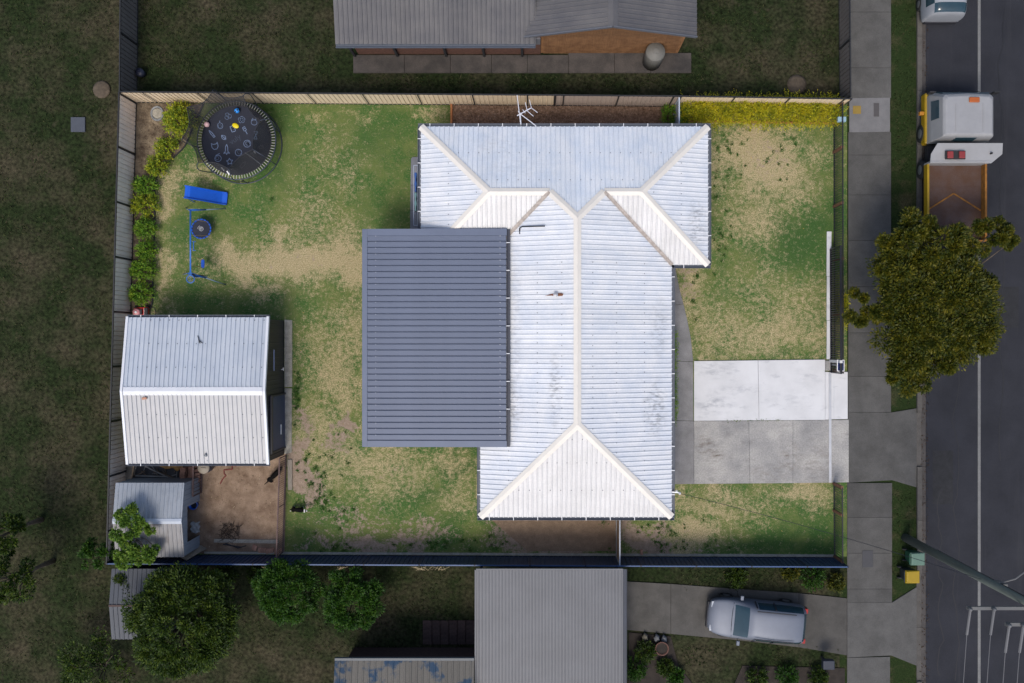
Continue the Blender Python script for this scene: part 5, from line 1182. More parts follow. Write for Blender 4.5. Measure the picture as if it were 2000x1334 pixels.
# dry weed stalks growing up over the top of the navy fence
wd_ = MB()
for px in (828,836,852,868,871,546,676,680):
    b = P(px, 1092); 
    for k in range(3):
        wd_.tube([(b.x+.05*k,b.y-.12,0),(b.x+.05*k+rng.normal(0,.05),b.y-.12,1.2),(b.x+rng.normal(0,.14),b.y-.02,1.95),(b.x+rng.normal(0,.22),b.y+.16,2.1)], .008, 4)
tag(wd_.build('dry_weeds', flat('dry_stalk', (0.32,0.25,0.14), .9)), 'dry weed stalks poking over the navy fence', 'weeds'); bpy.data.objects['dry_weeds']['kind'] = 'stuff'

G_ = lambda px, py, rx, ry, k: ((px-NX)/S, (NY-py)/S, rx, ry, k)
mould_shade_patches(M_old_conc, [G_(1378,872,.55,.7,.9), G_(1400,885,.5,.4,1), G_(1545,895,.7,.9,.8), G_(1500,925,1.4,.5,.5), G_(1600,900,.9,1.2,.5)], (0.13,0.105,0.085), 2.4)
mould_shade_patches(M_white_conc, [G_(1395,722,1.2,.5,.75), G_(1395,790,1.2,.55,.8), G_(1450,762,1.6,.35,.5), G_(1540,780,1.3,.5,.4), G_(1580,735,.9,.5,.4)], (0.27,0.28,0.31), 1.7)
# grass creeping over the slab joints
loose_bits('joint_grass', (1420,819,1530,824), 150, .07, [(0.05,0.10,0.02),(0.12,0.17,0.03)], .05)
# ---------------------------------------------------------------- street side, surfaces darkened to stand for a dimmed surround
M_asph = mat('asphalt', (0.026,0.027,0.033), .9, .15, .6, bump=.3, bscale=80, spec=.2, fine=.25, fscale=60, stain=((0.038,0.038,0.043), 1.2, .55, (1.6,.06,1)))
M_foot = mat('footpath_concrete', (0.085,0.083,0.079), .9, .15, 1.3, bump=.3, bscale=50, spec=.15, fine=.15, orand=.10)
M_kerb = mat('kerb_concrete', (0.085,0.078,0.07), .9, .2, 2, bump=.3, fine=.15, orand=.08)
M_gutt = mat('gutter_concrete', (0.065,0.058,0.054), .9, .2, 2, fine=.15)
M_line = mat('road_paint', (0.15,0.15,0.145), .7, .1, 3, fine=.2)
X = lambda px: (px-NX)/S
Y = lambda py: (NY-py)/S
MB().add([(X(1808),-80,-.02),(X(1808)+11,-80,-.02),(X(1808)+11,80,-.02),(X(1808),80,-.02)], [(0,1,2,3)]).build('road', M_asph, kind='structure')
ln = MB().add([(X(1910),-60,-.012),(X(1915.5),-60,-.012),(X(1915.5),60,-.012),(X(1910),60,-.012)], [(0,1,2,3)]).build('road_marking', M_line, kind='structure')
kb = sgroup('kerb', (X(1795),0,0)); y = -20.0
kme = MB().prism([(X(1790)-X(1795),0.006),(X(1799)-X(1795),0.006),(X(1799)-X(1795),2.394),(X(1790)-X(1795),2.394)], -.05, .11).mesh('kerb_segment', M_kerb)
gme = MB().prism([(X(1799.3)-X(1795),0.006),(X(1808)-X(1795),0.006),(X(1808)-X(1795),2.394),(X(1799.3)-X(1795),2.394)], -.06, .0).mesh('channel_segment', M_gutt)
while y < 20:
    lo_ = (Y(950) < y+1.2 < Y(800)) or (Y(1290) < y+1.2 < Y(1165))
    piece('kerb_segment', kme, kb, Matrix.Translation((X(1795), y, -.09 if lo_ else 0))); piece('channel_segment', gme, kb, Matrix.Translation((X(1795), y, 0))); y += 2.4
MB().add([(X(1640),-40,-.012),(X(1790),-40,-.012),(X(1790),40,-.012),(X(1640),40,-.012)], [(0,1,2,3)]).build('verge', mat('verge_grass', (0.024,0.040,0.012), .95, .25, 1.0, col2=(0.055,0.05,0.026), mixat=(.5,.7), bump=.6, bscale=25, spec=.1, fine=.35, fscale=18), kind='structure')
fp = sgroup('footpath', P(1698,667))
ys = [-60,24,133,192,258,303,381,470,560,650,735,805]
for a, b in zip(ys, ys[1:]):
    if a == 192: slab(fp, [(1658,192),(1738,191),(1738,258),(1658,259)], mat('pale_footpath', (0.15,0.148,0.15), .9, .1, 2, fine=.1), .045)
    else: slab(fp, [(1656,a),(1740,a),(1740,b),(1656,b)], M_foot, .04)
slab(fp, [(1656,805),(1742,805),(1790,797),(1790,952),(1742,938),(1656,943)], M_foot, .038)
for a, b in zip((943,1010,1080,1150),(1010,1080,1150,1176)): slab(fp, [(1654,a),(1742,a),(1742,b),(1654,b)], M_foot, .04)
slab(fp, [(1654,1176),(1742,1176),(1790,1146),(1790,1300),(1740,1280),(1654,1284)], M_foot, .038)
slab(fp, [(1654,1284),(1738,1282),(1738,1400),(1654,1400)], M_foot, .04)
loose_bits('gutter_litter', (1797,-30,1813,1360), 900, .08, [(0.03,0.02,0.012),(0.06,0.035,0.018),(0.09,0.06,0.03)], .012)
for k, (px, y0, y1) in enumerate(((1868,700,1330),(1955,20,900),(1835,960,1320))):   # tar-filled cracks
    n_ = 26; pts_ = [Vector((X(px)+.10*math.sin(i*.9+k)+rng.normal(0,.05), Y(y0+(y1-y0)*i/n_), -.014)) for i in range(n_+1)]
    mb = MB()
    for a, b in zip(pts_, pts_[1:]): mb.add([a+Vector((-.02,0,0)), a+Vector((.02,0,0)), b+Vector((.02,0,0)), b+Vector((-.02,0,0))], [(0,1,2,3)])
    o = mb.build('road_crack', flat('crack_tar', (0.012,0.012,0.014), .5), kind='structure')
for (a, b, c, d) in ((1822,880,1862,985),(1930,560,1990,640)):
    MB().add([(X(a),Y(d),-.015),(X(c),Y(d),-.015),(X(c),Y(b),-.015),(X(a),Y(b),-.015)], [(0,1,2,3)]).build('road_patch', mat('patch_asphalt', (0.019,0.0195,0.022), .9, .2, 3, fine=.2, bump=.3), kind='structure')
# utility covers in the path
def cover(px, py, w_, h_, m, label, cat='cover'):
    c = P(px, py); tag(MB().box(c.x-w_/2,c.x+w_/2,c.y-h_/2,c.y+h_/2,.02,.055).build('utility_cover', m, bevel=.004), label, cat)
cover(1673,215,.36,.36, flat('yellow_cover', (0.24,0.16,0.03), .6), 'square yellow utility cover in the pale footpath slab')
cover(1711,215,.24,.6, flat('grey_cover', (0.07,0.065,0.065), .7), 'narrow dark grey utility cover in the pale footpath slab')
cover(1694,1091,.48,.75, flat('slate_cover', (0.05,0.05,0.055), .7), 'dark rectangular pit cover in the lower footpath')
# letterbox by front fence
c = P(1646,233,1.1); lb = thing('letterbox', 'pale blue letterbox on a post at the hedge corner', 'letterbox', (c.x,c.y,0)); MB().box(c.x-.03,c.x+.03,c.y-.03,c.y+.03,0,.95).build('post', M_black, lb); MB().box(c.x-.22,c.x+.14,c.y-.11,c.y+.11,.95,1.15).build('box', flat('pale_blue_metal', (0.25,0.38,0.46), .4), lb, bevel=.02)

# ---------------------------------------------------------------- street tree and others
L_olive = leafmat('olive_leaves', [(0.012,0.024,0.003),(0.038,0.052,0.005),(0.085,0.086,0.006),(0.15,0.13,0.008)])
L_dark = leafmat('dark_green_leaves', [(0.008,0.018,0.003),(0.018,0.040,0.004),(0.042,0.075,0.006),(0.09,0.125,0.01)])
L_deep = leafmat('deep_green_leaves', [(0.008,0.024,0.003),(0.016,0.055,0.004),(0.03,0.085,0.005),(0.055,0.11,0.007)])
L_lush = leafmat('bright_tree_leaves', [(0.035,0.08,0.012),(0.07,0.15,0.018),(0.13,0.22,0.025),(0.2,0.28,0.04)])
cz = 3.6
def lb_(px, py, r, rz, z=cz): p = P(px, py, z); return ((p.x, p.y, z), r, rz)
base = P(1768,600)
tree(base, P(1832,585,cz), 2.6, 1.6, 'large olive leaved street tree overhanging footpath and road', L_olive, 260, 430, .13, trunk_r=.2, shell=.6, csize=.27,
     lobes=[lb_(1790,560,1.75,1.2),lb_(1850,600,2.1,1.3),lb_(1800,650,1.7,1.2),lb_(1880,560,1.3,1.0),lb_(1890,660,1.2,1.0),lb_(1770,480,1.25,1.0),lb_(1830,480,1.25,1.0),lb_(1740,530,1.0,.9),lb_(1935,460,.85,.6),lb_(1970,462,.5,.5),lb_(1685,600,.8,.7),lb_(1720,600,.8,.7),lb_(1770,725,1.0,.8),lb_(1830,715,.8,.6),lb_(1900,470,.8,.6)])
def simple_tree(px, py, rp, h, label, lm_, nc, pc, leaf, tr=.14, group=None, rz=None, name='tree', shell=.55, lobes=None):
    z = h*.62; c = P(px, py, z); r = rp*(H-z)/H/S; return tree((c.x, c.y, -.03), c, r, rz or h*.42, label, lm_, nc, pc, leaf, name, group, tr, shell=shell, lobes=lobes, csize=.2)
simple_tree(360,1212,102,4.2,'broad dark green round tree below the small shed', L_dark, 130, 330, .12, .2, shell=.75)
simple_tree(562,1152,62,2.8,'bright green bushy tree behind the navy fence, beside the largest round tree', L_deep, 70, 230, .11, .1, shell=.7)
simple_tree(688,1168,56,2.8,'green bushy tree behind the navy fence, furthest from the round tree', L_deep, 66, 230, .11, .1, shell=.7)
simple_tree(28,1130,48,5.0,'dark tree at the far edge of the rear yard', L_dark, 30, 110, .14, .13)
simple_tree(12,1040,38,4.5,'small dark tree above the edge tree in the rear yard', L_dark, 22, 110, .14, .13)
simple_tree(190,1312,72,2.6,'low dark bush at the bottom of the rear yard', L_dark, 50, 90, .12, .1)
simple_tree(192,1085,34,2.2,'small bright green sapling outside the long cream fence', L_deep, 20, 90, .12, .06)
simple_tree(252,1140,40,2.4,'dark leafy sapling over the neighbour shed roof', L_dark, 26, 90, .12, .06)
tree(P(236,1040), P(258,1040,2.6), 1.0, .7, 'bright green feathery tree overhanging the small shed roof', L_lush, 80, 110, .115, trunk_r=.06, shell=.2,
     lobes=[lb_(262,1012,.62,.4,2.7),lb_(245,1035,.6,.4,2.8),lb_(285,1028,.35,.3,2.6),lb_(255,1078,.62,.4,2.6),lb_(292,1080,.5,.35,2.5),lb_(238,1005,.3,.3,2.6),lb_(236,1095,.4,.3,2.5)])

# ---------------------------------------------------------------- vehicles, body paint darkened with the dimmed surround
def loft(secs, k):
    """secs: list of rings of k points"""
    vs = [p for s_ in secs for p in s_]; fs = []
    for i in range(len(secs)-1):
        for j in range(k): fs.append((i*k+j, i*k+(j+1)%k, (i+1)*k+(j+1)%k, (i+1)*k+j))
    fs += [tuple(range(k-1,-1,-1)), tuple(range((len(secs)-1)*k, len(secs)*k))]
    return vs, fs
def wheel_parts(parent, M_, r=.31, w_=.2):
    me = MB().lathe((0,0,-w_/2), [(r*.55,0),(r*.93,0),(r,w_*.15),(r,w_*.85),(r*.93,w_),(r*.55,w_)], 20).mesh('tyre', flat('rubber', (0.02,0.02,0.02), .8), True)
    wh = piece('wheel', me, parent, M_); rim = MB().lathe((0,0,-w_/2-.005), [(.05,0),(r*.5,.0),(r*.58,.02),(r*.58,w_-.01),(r*.5,w_+.01),(.05,w_+.01)], 14).mesh('rim', flat('alloy', (0.25,0.25,0.27), .35, .6), True)
    o = bpy.data.objects.new('rim', rim); COL.objects.link(o); o.parent = wh; return wh
def car(label, loc, ang, m_body, L_=4.35, W=1.76, cat='car', name='parked_car', van=False):
    """front towards +x"""
    hw = W/2; t = thing(name, label, cat, loc)
    Mx = Matrix.Translation(loc) @ Matrix.Rotation(ang, 4, 'Z')
    # stations: x, half width, belt z, roof half width, roof z
    if not van: st = [(-2.15,.62,.72,.50,.80),(-2.10,.76,.92,.56,1.02),(-1.95,.84,.95,.62,1.38),(-1.5,.875,.96,.66,1.50),(-.6,.88,.95,.68,1.54),(.18,.88,.93,.66,1.48),(.38,.88,.92,.65,1.41),(1.08,.87,.90,.72,.98),(1.55,.84,.84,.66,.90),(1.95,.74,.74,.56,.79),(2.14,.56,.58,.40,.62)]
    else: st = [(-2.2,.78,.95,.66,1.3),(-2.14,.84,1.0,.70,1.62),(-1.9,.88,1.0,.72,1.72),(-.6,.9,1.0,.73,1.76),(.3,.9,.98,.71,1.70),(.55,.9,.97,.69,1.6),(1.15,.88,.95,.72,1.05),(1.6,.85,.9,.68,.98),(2.0,.76,.8,.58,.86),(2.15,.6,.6,.42,.65)]
    rings = []
    for (x, w_, bz, rw, rz) in st:
        rings.append([(x,-w_*.92,.22),(x,-w_,.5),(x,-w_*.99,bz),(x,-rw,rz-.03),(x,-rw*.55,rz+.012),(x,0,rz+.02),(x,rw*.55,rz+.012),(x,rw,rz-.03),(x,w_*.99,bz),(x,w_,.5),(x,w_*.92,.22)])
    vs, fs = loft(rings, 11); mg = flat('car_glass', (0.02,0.045,0.06), .06, 0, .6); mk = M_edge_black
    iws = 6 if not van else 5; kinds = {}
    for j in (3,4,5,6): kinds[(iws, j)] = 1; kinds[(1, j)] = 2
    for i in (2,3,4):
        for j in (2,7): kinds[(i, j)] = 3
    me = MB().add(vs, fs).mesh('body', m_body)
    for m in (mg, mg, mg): me.materials.append(m)
    for i in range(len(rings)-1):
        for j in range(11): me.polygons[i*11+j].material_index = kinds.get((i, j), 0)
    o = bpy.data.objects.new('tmp_body', me); COL.objects.link(o); o.modifiers.new('sub', 'SUBSURF').levels = 2
    bpy.context.view_layer.update(); em = bpy.data.meshes.new_from_object(o.evaluated_get(bpy.context.evaluated_depsgraph_get())); bpy.data.objects.remove(o)
    V = [v.co.copy() for v in em.vertices]
    def part_of(nm, sel, m):
        idx = {}; vv = []; ff = []
        for p in em.polygons:
            if not sel(p): continue
            f = []
            for q in p.vertices:
                if q not in idx: idx[q] = len(vv); vv.append(V[q])
                f.append(idx[q])
            ff.append(tuple(f))
        if vv: piece(nm, MB().add(vv, ff).mesh(nm, m, True), t, Mx)
    part_of('body', lambda p: p.material_index == 0, m_body); part_of('windscreen', lambda p: p.material_index == 1, mg); part_of('rear_screen', lambda p: p.material_index == 2, mg)
    for s_ in (-1, 1): part_of('side_window', lambda p: p.material_index == 3 and p.center.y * s_ > 0, mg)
    for x in (-.62, .2):        # pillars between the side windows
        for s_ in (-1,1): piece('window_pillar', MB().bar((x, s_*.885, .95), (x-.02, s_*.70, 1.46), .05, .03).mesh('window_pillar', mk), t, Mx)
    piece('bonnet_gap', MB().tube(sm([Vector((1.10,-.74,.95)),Vector((1.14,-.4,1.005)),Vector((1.15,0,1.02)),Vector((1.14,.4,1.005)),Vector((1.10,.74,.95))],3), .012, 5).mesh('bonnet_gap', mk), t, Mx)
    def bx(nm, x0,x1,y0,y1,z0,z1, m, bev=.015): piece(nm, MB().box(x0,x1,y0,y1,z0,z1).mesh(nm, m), t, Mx, bevel=bev)
    for s_ in (-1,1):
        bx('headlight', 1.83,2.03, s_*.52-.13, s_*.52+.13, .60,.72, flat('lamp_glass', (0.4,0.42,0.45), .1))
        bx('tail_light', -2.16,-2.0, s_*.66-.10, s_*.66+.10, .72,.95, flat('tail_red', (0.30,0.015,0.012), .3))
        bx('mirror', .72,.86, s_*.99-.10, s_*.99+.10, .95,1.08, m_body, .03)
        bx('roof_rail', -1.5,.2, s_*.60-.02, s_*.60+.02, (1.76 if van else 1.53),(1.80 if van else 1.57), mk, .01)
        for x in (-1.32,1.34): wheel_parts(t, Mx @ Matrix.Translation((x, s_*(hw-.09), .31)) @ Matrix.Rotation(math.pi/2,4,'X'))
    bx('bumper', -2.24,-2.08,-.72,.72,.34,.58, mk, .04); bx('bumper', 2.04,2.16,-.58,.58,.30,.52, mk, .04)
    return t
c = P(1478,1212,.8)
car('silver hatchback parked on the driveway below the navy fence', Vector((c.x,c.y,.03)), R(174.5), mat('silver_paint', (0.15,0.165,0.20), .5, .04, 2, .2, spec=.4))
c = P(1846,-62,1.0)
car('white van with only its rear in view at the top of the road', Vector((c.x,c.y,-.02)), R(90), mat('dimmed_white_paint', (0.27,0.28,0.30), .4, .04, 2), name='van', cat='van', van=True)

# tipper truck, cab towards +y
M_cab = mat('truck_white', (0.27,0.27,0.275), .4, .05, 2); M_yel = mat('truck_yellow', (0.30,0.19,0.008), .45, .1, 3); M_bed = mat('rusty_tray', (0.125,0.062,0.036), .85, .4, 1.6, col2=(0.085,0.055,0.048), fine=.2); M_org = mat('orange_rust', (0.24,0.10,0.015), .8, .3, 5); M_chs = flat('chassis', (0.02,0.02,0.022), .7)
tk = thing('tipper_truck', 'white cab tipper truck with yellow sides and rusty tray', 'truck', P(1850,310))
def tb(nm, a, b, z0, z1, m, bev=.02, par=None):     # box between two photo corners measured at its top height
    p = P(*a, z1); q = P(*b, z1); return MB().box(min(p.x,q.x),max(p.x,q.x),min(p.y,q.y),max(p.y,q.y),z0,z1).build(nm, m, par or tk, bevel=bev)
zc_ = 2.25
p0 = P(1838,175,zc_); p1 = P(1948,268,zc_); cx0, cx1, cy1, cy0 = p0.x, p1.x, p0.y, p1.y
rings = []
for (z, ix, iyf, iyb) in ((.55,-.05,-.12,0),(.75,-.06,-.16,0),(1.2,-.06,-.14,0),(1.35,-.04,-.10,0),(1.95,.08,.10,.03),(2.15,.12,.18,.06),(2.25,.22,.30,.14)):
    x0,x1,y0,y1 = cx0+ix, cx1-ix, cy0+iyb, cy1-iyf; r_ = .12
    rings.append([(x0,y0,z),(x0+.001,(y0+y1)/2,z),(x0,y1-r_,z),(x0+r_,y1,z),((x0+x1)/2,y1+.04,z),(x1-r_,y1,z),(x1,y1-r_,z),(x1-.001,(y0+y1)/2,z),(x1,y0,z)])
vs, fs = loft(rings, 9); cab = MB().add(vs, fs).build('cab', M_cab, tk, bevel=.03)
def quad(nm, q, m, par=tk, th=.02):
    q = [Vector(p) for p in q]; n = (q[1]-q[0]).cross(q[2]-q[0]).normalized(); return MB().add([p+n*th for p in q]+[p-n*th for p in q], [(0,1,2,3),(7,6,5,4),(0,4,5,1),(1,5,6,2),(2,6,7,3),(3,7,4,0)]).build(nm, m, par)
mg = flat('car_glass', (0.02,0.045,0.06), .06, 0, .6)
quad('windscreen', [(cx0+.12,cy1+.11,1.38),(cx1-.12,cy1+.11,1.38),(cx1-.2,cy1-.06,1.93),(cx0+.2,cy1-.06,1.93)], mg)
for xx, s_ in ((cx0,-1),(cx1,1)):
    quad('side_window', [(xx+s_*.045,cy1-.3,1.38),(xx+s_*.045,cy0+.9,1.38),(xx-s_*.07,cy0+.9,1.9),(xx-s_*.07,cy1-.35,1.9)], mg)
    tb_ = MB().box(xx+(-.32 if s_<0 else .05), xx+(-.05 if s_<0 else .32), cy1-.02, cy1+.04, 1.5,1.9).build('mirror', M_chs, tk, bevel=.02)
quad('rear_window', [(cx0+.75,cy0+.0,1.5),(cx0+.75+.9,cy0+.0,1.5),(cx0+.75+.9,cy0+.05,2.0),(cx0+.75,cy0+.05,2.0)], mg)
MB().box((cx0+cx1)/2-.02,(cx0+cx1)/2+.42,cy1-.55,cy1-.33,2.25,2.33).build('beacon', flat('orange_lens', (0.36,0.09,0.02), .4), tk, bevel=.03)
MB().box(cx0-.14,cx1+.10,cy0+.0,cy1+.22,.45,.95).build('bumper', M_yel, tk, bevel=.08)
MB().box(cx0-.36,cx0-.16,cy1-.75,cy1-.60,.75,.95).build('indicator', flat('orange_lens2', (0.40,0.17,0.02), .4), tk, bevel=.03)
ty0 = P(1870,470,1.1).y; bx0, bx1 = P(1806,320,1.1).x, P(1922,320,1.1).x
MB().box(cx0+.1,cx1-.3,ty0+.1,cy0+.5,.35,.6).build('chassis', M_chs, tk)
tray = MB().box(bx0,bx1,ty0,P(0,322,1.1).y,.95,1.02).build('tray_floor', M_bed, tk)
for a, b in ((bx0,bx0+.09),(bx1-.09,bx1)): MB().box(a,b,ty0,P(0,322,1.1).y,.96,1.38).build('tray_side', M_yel if a==bx0 else M_org, tk, bevel=.01)
MB().box(bx0,bx1,ty0-.06,ty0,.96,1.38).build('tailgate', M_org, tk, bevel=.01)
hb0 = P(1812,318,1.5); hb1 = P(1944,279,2.0)
MB().box(bx0,bx1,P(0,322,1.2).y,P(0,322,1.2).y+.08,1.0,1.75).build('headboard', M_cab, tk, bevel=.01)
vs = [(bx0-.02,P(0,318,1.8).y,1.72),(bx1+.02,P(0,318,1.8).y,1.72),(bx1+.45,P(0,300,1.9).y,1.8),(bx1+.45,P(0,279,1.9).y,1.85),(bx0+.25,P(0,279,1.9).y,1.85),(bx0,P(0,300,1.8).y,1.78)]
MB().add(vs+[(x,y,z-.06) for x,y,z in vs], [tuple(range(6)),tuple(range(11,5,-1))]+[(i,(i+1)%6,6+(i+1)%6,6+i) for i in range(6)]).build('cab_guard', M_cab, tk)
tg = MB(); q = P(1868,302,2.0); MB().box(q.x-.42,q.x+.42,q.y-.18,q.y+.18,1.86,1.93).build('tool_tray', M_chs, tk); 
for dx in (-.25,.25): MB().box(q.x+dx-.13,q.x+dx+.13,q.y-.15,q.y+.15,1.93,2.02).build('fuel_can', flat('dull_red', (0.22,0.03,0.03), .5), tk, bevel=.03)
MB().bar((bx1-.05,P(0,300,1.8).y,1.0),(bx1-.05,P(0,300,1.8).y,1.95),.06).build('frame_post', M_chs, tk)
for xx in ((cx0+cx1)/2-.55, (cx0+cx1)/2+.60): MB().box(xx-.02,xx+.02,cy0+.25,cy1-.6,2.245,2.268).build('roof_rib', M_cab, tk)
for s_ in (-.4,.4): MB().bar(((cx0+cx1)/2+s_,cy1+.14,1.4),((cx0+cx1)/2+s_+.3,cy1+.06,1.72),.02).build('wiper', M_chs, tk)
for i in range(5): MB().box(bx0+.09,bx1-.09,ty0+.25+i*.52,ty0+.27+i*.52,1.019,1.03).build('tray_seam', M_bed, tk)
mid = (bx0+bx1)/2; yb_ = P(0,378,1.03).y
MB().bar((bx0+.1,yb_-.75,1.035),(mid,yb_,1.035),.06,.02).build('rust_line', M_org, tk); MB().bar((mid,yb_,1.035),(bx1-.1,yb_-.75,1.035),.06,.02).build('rust_line', M_org, tk)
for y in (cy0+.55, cy0-1.05, ty0+.9):
    for xx in (cx0-.02, cx1-.35): wheel_parts(tk, Matrix.Translation((xx, y, .40)) @ Matrix.Rotation(math.pi/2,4,'Y'), .41, .26)

# ---------------------------------------------------------------- power pole, wires, bins
b = P(1768,1050); pp = thing('power_pole', 'tall greenish timber power pole with two crossarms beside the road', 'power pole', b)
MB().tube([b, b+Vector((0,0,12.6))], .19, 12, r2=.12).build('pole', mat('treated_timber', (0.085,0.10,0.09), .8, .2, 3, stretch=(1,1,.1)), pp, smooth=True)
MB().tube([b+Vector((.16,.1,3)), b+Vector((.13,.08,12))], .03, 6).build('conduit', M_chs, pp)
M_arm = flat('pale_arm', (0.12,0.12,0.12), .6); M_ins = flat('insulator_grey', (0.13,0.13,0.135), .4)
ws = []
for z, hl, xs_ in ((10.4,2.0,(-1.95,-1.15,.8,1.7)),(12.2,1.6,(-1.55,-1.1,.9,1.5))):
    arm = MB().bar(b+Vector((-hl,-.2,z)), b+Vector((hl,-.2,z)), .11).build('crossarm', M_arm, pp)
    for x in xs_:
        q = b+Vector((x,-.2,z)); MB().lathe(q+Vector((0,0,.06)), [(.03,0),(.07,.04),(.05,.08),(.07,.12),(.03,.18)], 10).build('insulator', M_ins, arm, smooth=True); MB().tube([q+Vector((0,0,.15)), q+Vector((-.05,-.9,.0))], .045, 6).build('strain_insulator', M_ins, arm); ws.append(q+Vector((-.05,-.9,0)))
MB().bar(b+Vector((.15,-.1,11.9)), b+Vector((.7,-.25,11.2)), .06).build('arm_brace', M_arm, pp)
MB().tube([b+Vector((0,.1,8.4)), b+Vector((.5,.35,8.7)), b+Vector((1.0,.75,8.75))], .03, 6).build('lamp_arm', M_arm, pp)
q = b+Vector((1.15,.75,8.75)); MB().box(q.x-.3,q.x+.3,q.y-.2,q.y+.2,8.66,8.8).build('street_lamp', flat('lamp_housing', (0.32,0.32,0.33), .4), pp, bevel=.05)
MB().box(b.x+.1,b.x+.35,b.y-.12,b.y+.12,7.9,8.5).build('junction_box', M_arm, pp, bevel=.03)
WL = [a + ' power line from the ' + c_ for c_ in ('lower crossarm of the power pole', 'upper crossarm of the power pole') for a in ('outermost kerb side', 'inner kerb side', 'inner far side', 'outermost far side')]
for i, q in enumerate(ws):
    e_ = q + Vector((-.9,-38,0)); pts = [q.lerp(e_, k/20) - Vector((0,0,1.0*4*(k/20)*(1-k/20))) for k in range(21)]
    tag(MB().tube(pts, .012, 4).build('power_line', M_ins), WL[i], 'power line', 'power lines from the crossarms')
def bin_(px, py, ang, m_body, m_lid, label):
    c = P(px, py, 1.0); c.z = 0; t = thing('wheelie_bin', label, 'bin', c); Mx = Matrix.Translation(c) @ Matrix.Rotation(ang,4,'Z')
    vs = [(-.2,-.22,.08),(.2,-.22,.08),(.2,.22,.08),(-.2,.22,.08),(-.27,-.28,.95),(.27,-.28,.95),(.27,.3,.95),(-.27,.3,.95)]
    piece('body', MB().add(vs, [(3,2,1,0),(4,5,6,7),(0,1,5,4),(1,2,6,5),(2,3,7,6),(3,0,4,7)]).mesh('body', m_body), t, Mx, bevel=.03)
    vs = [(-.29,-.31,.955),(.29,-.31,.955),(.29,.33,.955),(-.29,.33,.955),(-.26,-.28,1.02),(.26,-.28,1.02),(.24,.28,1.06),(-.24,.28,1.06)]
    piece('lid', MB().add(vs, [(3,2,1,0),(4,5,6,7),(0,1,5,4),(1,2,6,5),(2,3,7,6),(3,0,4,7)]).mesh('lid', m_lid), t, Mx, bevel=.02)
    piece('handle', MB().tube([(-.24,.36,.98),(.24,.36,.98)], .02, 6).mesh('handle', m_body), t, Mx)
    for s_ in (-1,1): piece('wheel', MB().lathe((0,0,-.025), [(.03,0),(.11,0),(.12,.01),(.12,.04),(.11,.05),(.03,.05)], 12).mesh('wheel', M_chs), t, Mx @ Matrix.Translation((s_*.24,.24,.12)) @ Matrix.Rotation(math.pi/2,4,'Y'))
M_gbin = flat('bin_green', (0.012,0.06,0.035), .5)
bin_(1793,1092,R(90), M_gbin, flat('pale_green_lid', (0.10,0.17,0.13), .5), 'green wheelie bin with a pale green lid on the verge'); bin_(1783,1127,R(90), flat('bin_dark', (0.02,0.025,0.03), .5), flat('yellow_lid', (0.30,0.20,0.008), .5), 'dark wheelie bin with a yellow lid on the verge')

# ---------------------------------------------------------------- neighbour house above, dimming put into its colours
nh = thing('brick_house', 'neighbouring house with grey sheet roof and orange brick gable end', 'house', (-1.0,14,0))
M_nroof = mat('dimmed_grey_roof', (0.085,0.083,0.090), .6, .1, .8, col2=(0.11,0.105,0.105), fine=.06, orand=.05); M_nbrick = mat('orange_brick', (0.155,0.072,0.028), .9, .25, 3, col2=(0.19,0.095,0.04), orand=.16); M_mort = mat('mortar', (0.11,0.09,0.07), .9)
x0, x1 = P(655,85,2.5).x, P(1046,85,2.5).x; ye = P(0,86,2.5).y
sl2 = 7.0; t2 = math.tan(R(14))
sheets(nh, (x0,ye,2.5), (1,0,0), (0,1,t2), [(0,0),(x1-x0,0),(x1-x0,sl2),(0,sl2)], M_nroof, .2, .03, 4)
gutter((x0,ye,2.5),(x1,ye,2.5),(0,-1,0), nh, M_gutter, False)
gx0, gx1 = P(1024,70,2.6).x, P(1361,70,2.6).x; gm = (gx0+gx1)/2; gy = P(0,70,2.6).y - .02; gz = 2.6; gr = gz + (gm-gx0)*math.tan(R(20)); ghl = math.hypot(gm-gx0, gr-gz)
sheets(nh, (gx0,gy,gz), (0,1,0), (gm-gx0,0,gr-gz), [(0,0),(8,0),(8,ghl),(0,ghl)], M_nroof, .2, .03, 4)
sheets(nh, (gx1,gy,gz), (0,1,0), (gm-gx1,0,gr-gz), [(0,0),(8,0),(8,ghl),(0,ghl)], M_nroof, .2, .03, 4)
cap(nh, (gm,gy-.02,gr), (gm,gy+8,gr), (-math.tan(R(20)),0,1), (math.tan(R(20)),0,1), M_nroof, .2, .045)
for a, b in (((gx0,gz),(gm,gr)),((gx1,gz),(gm,gr))): MB().bar((a[0],gy-.03,a[1]-.02),(b[0],gy-.03,b[1]-.02),.05,.16).build('barge_board', M_frame if False else flat('dim_barge', (0.10,0.105,0.12), .5), nh)
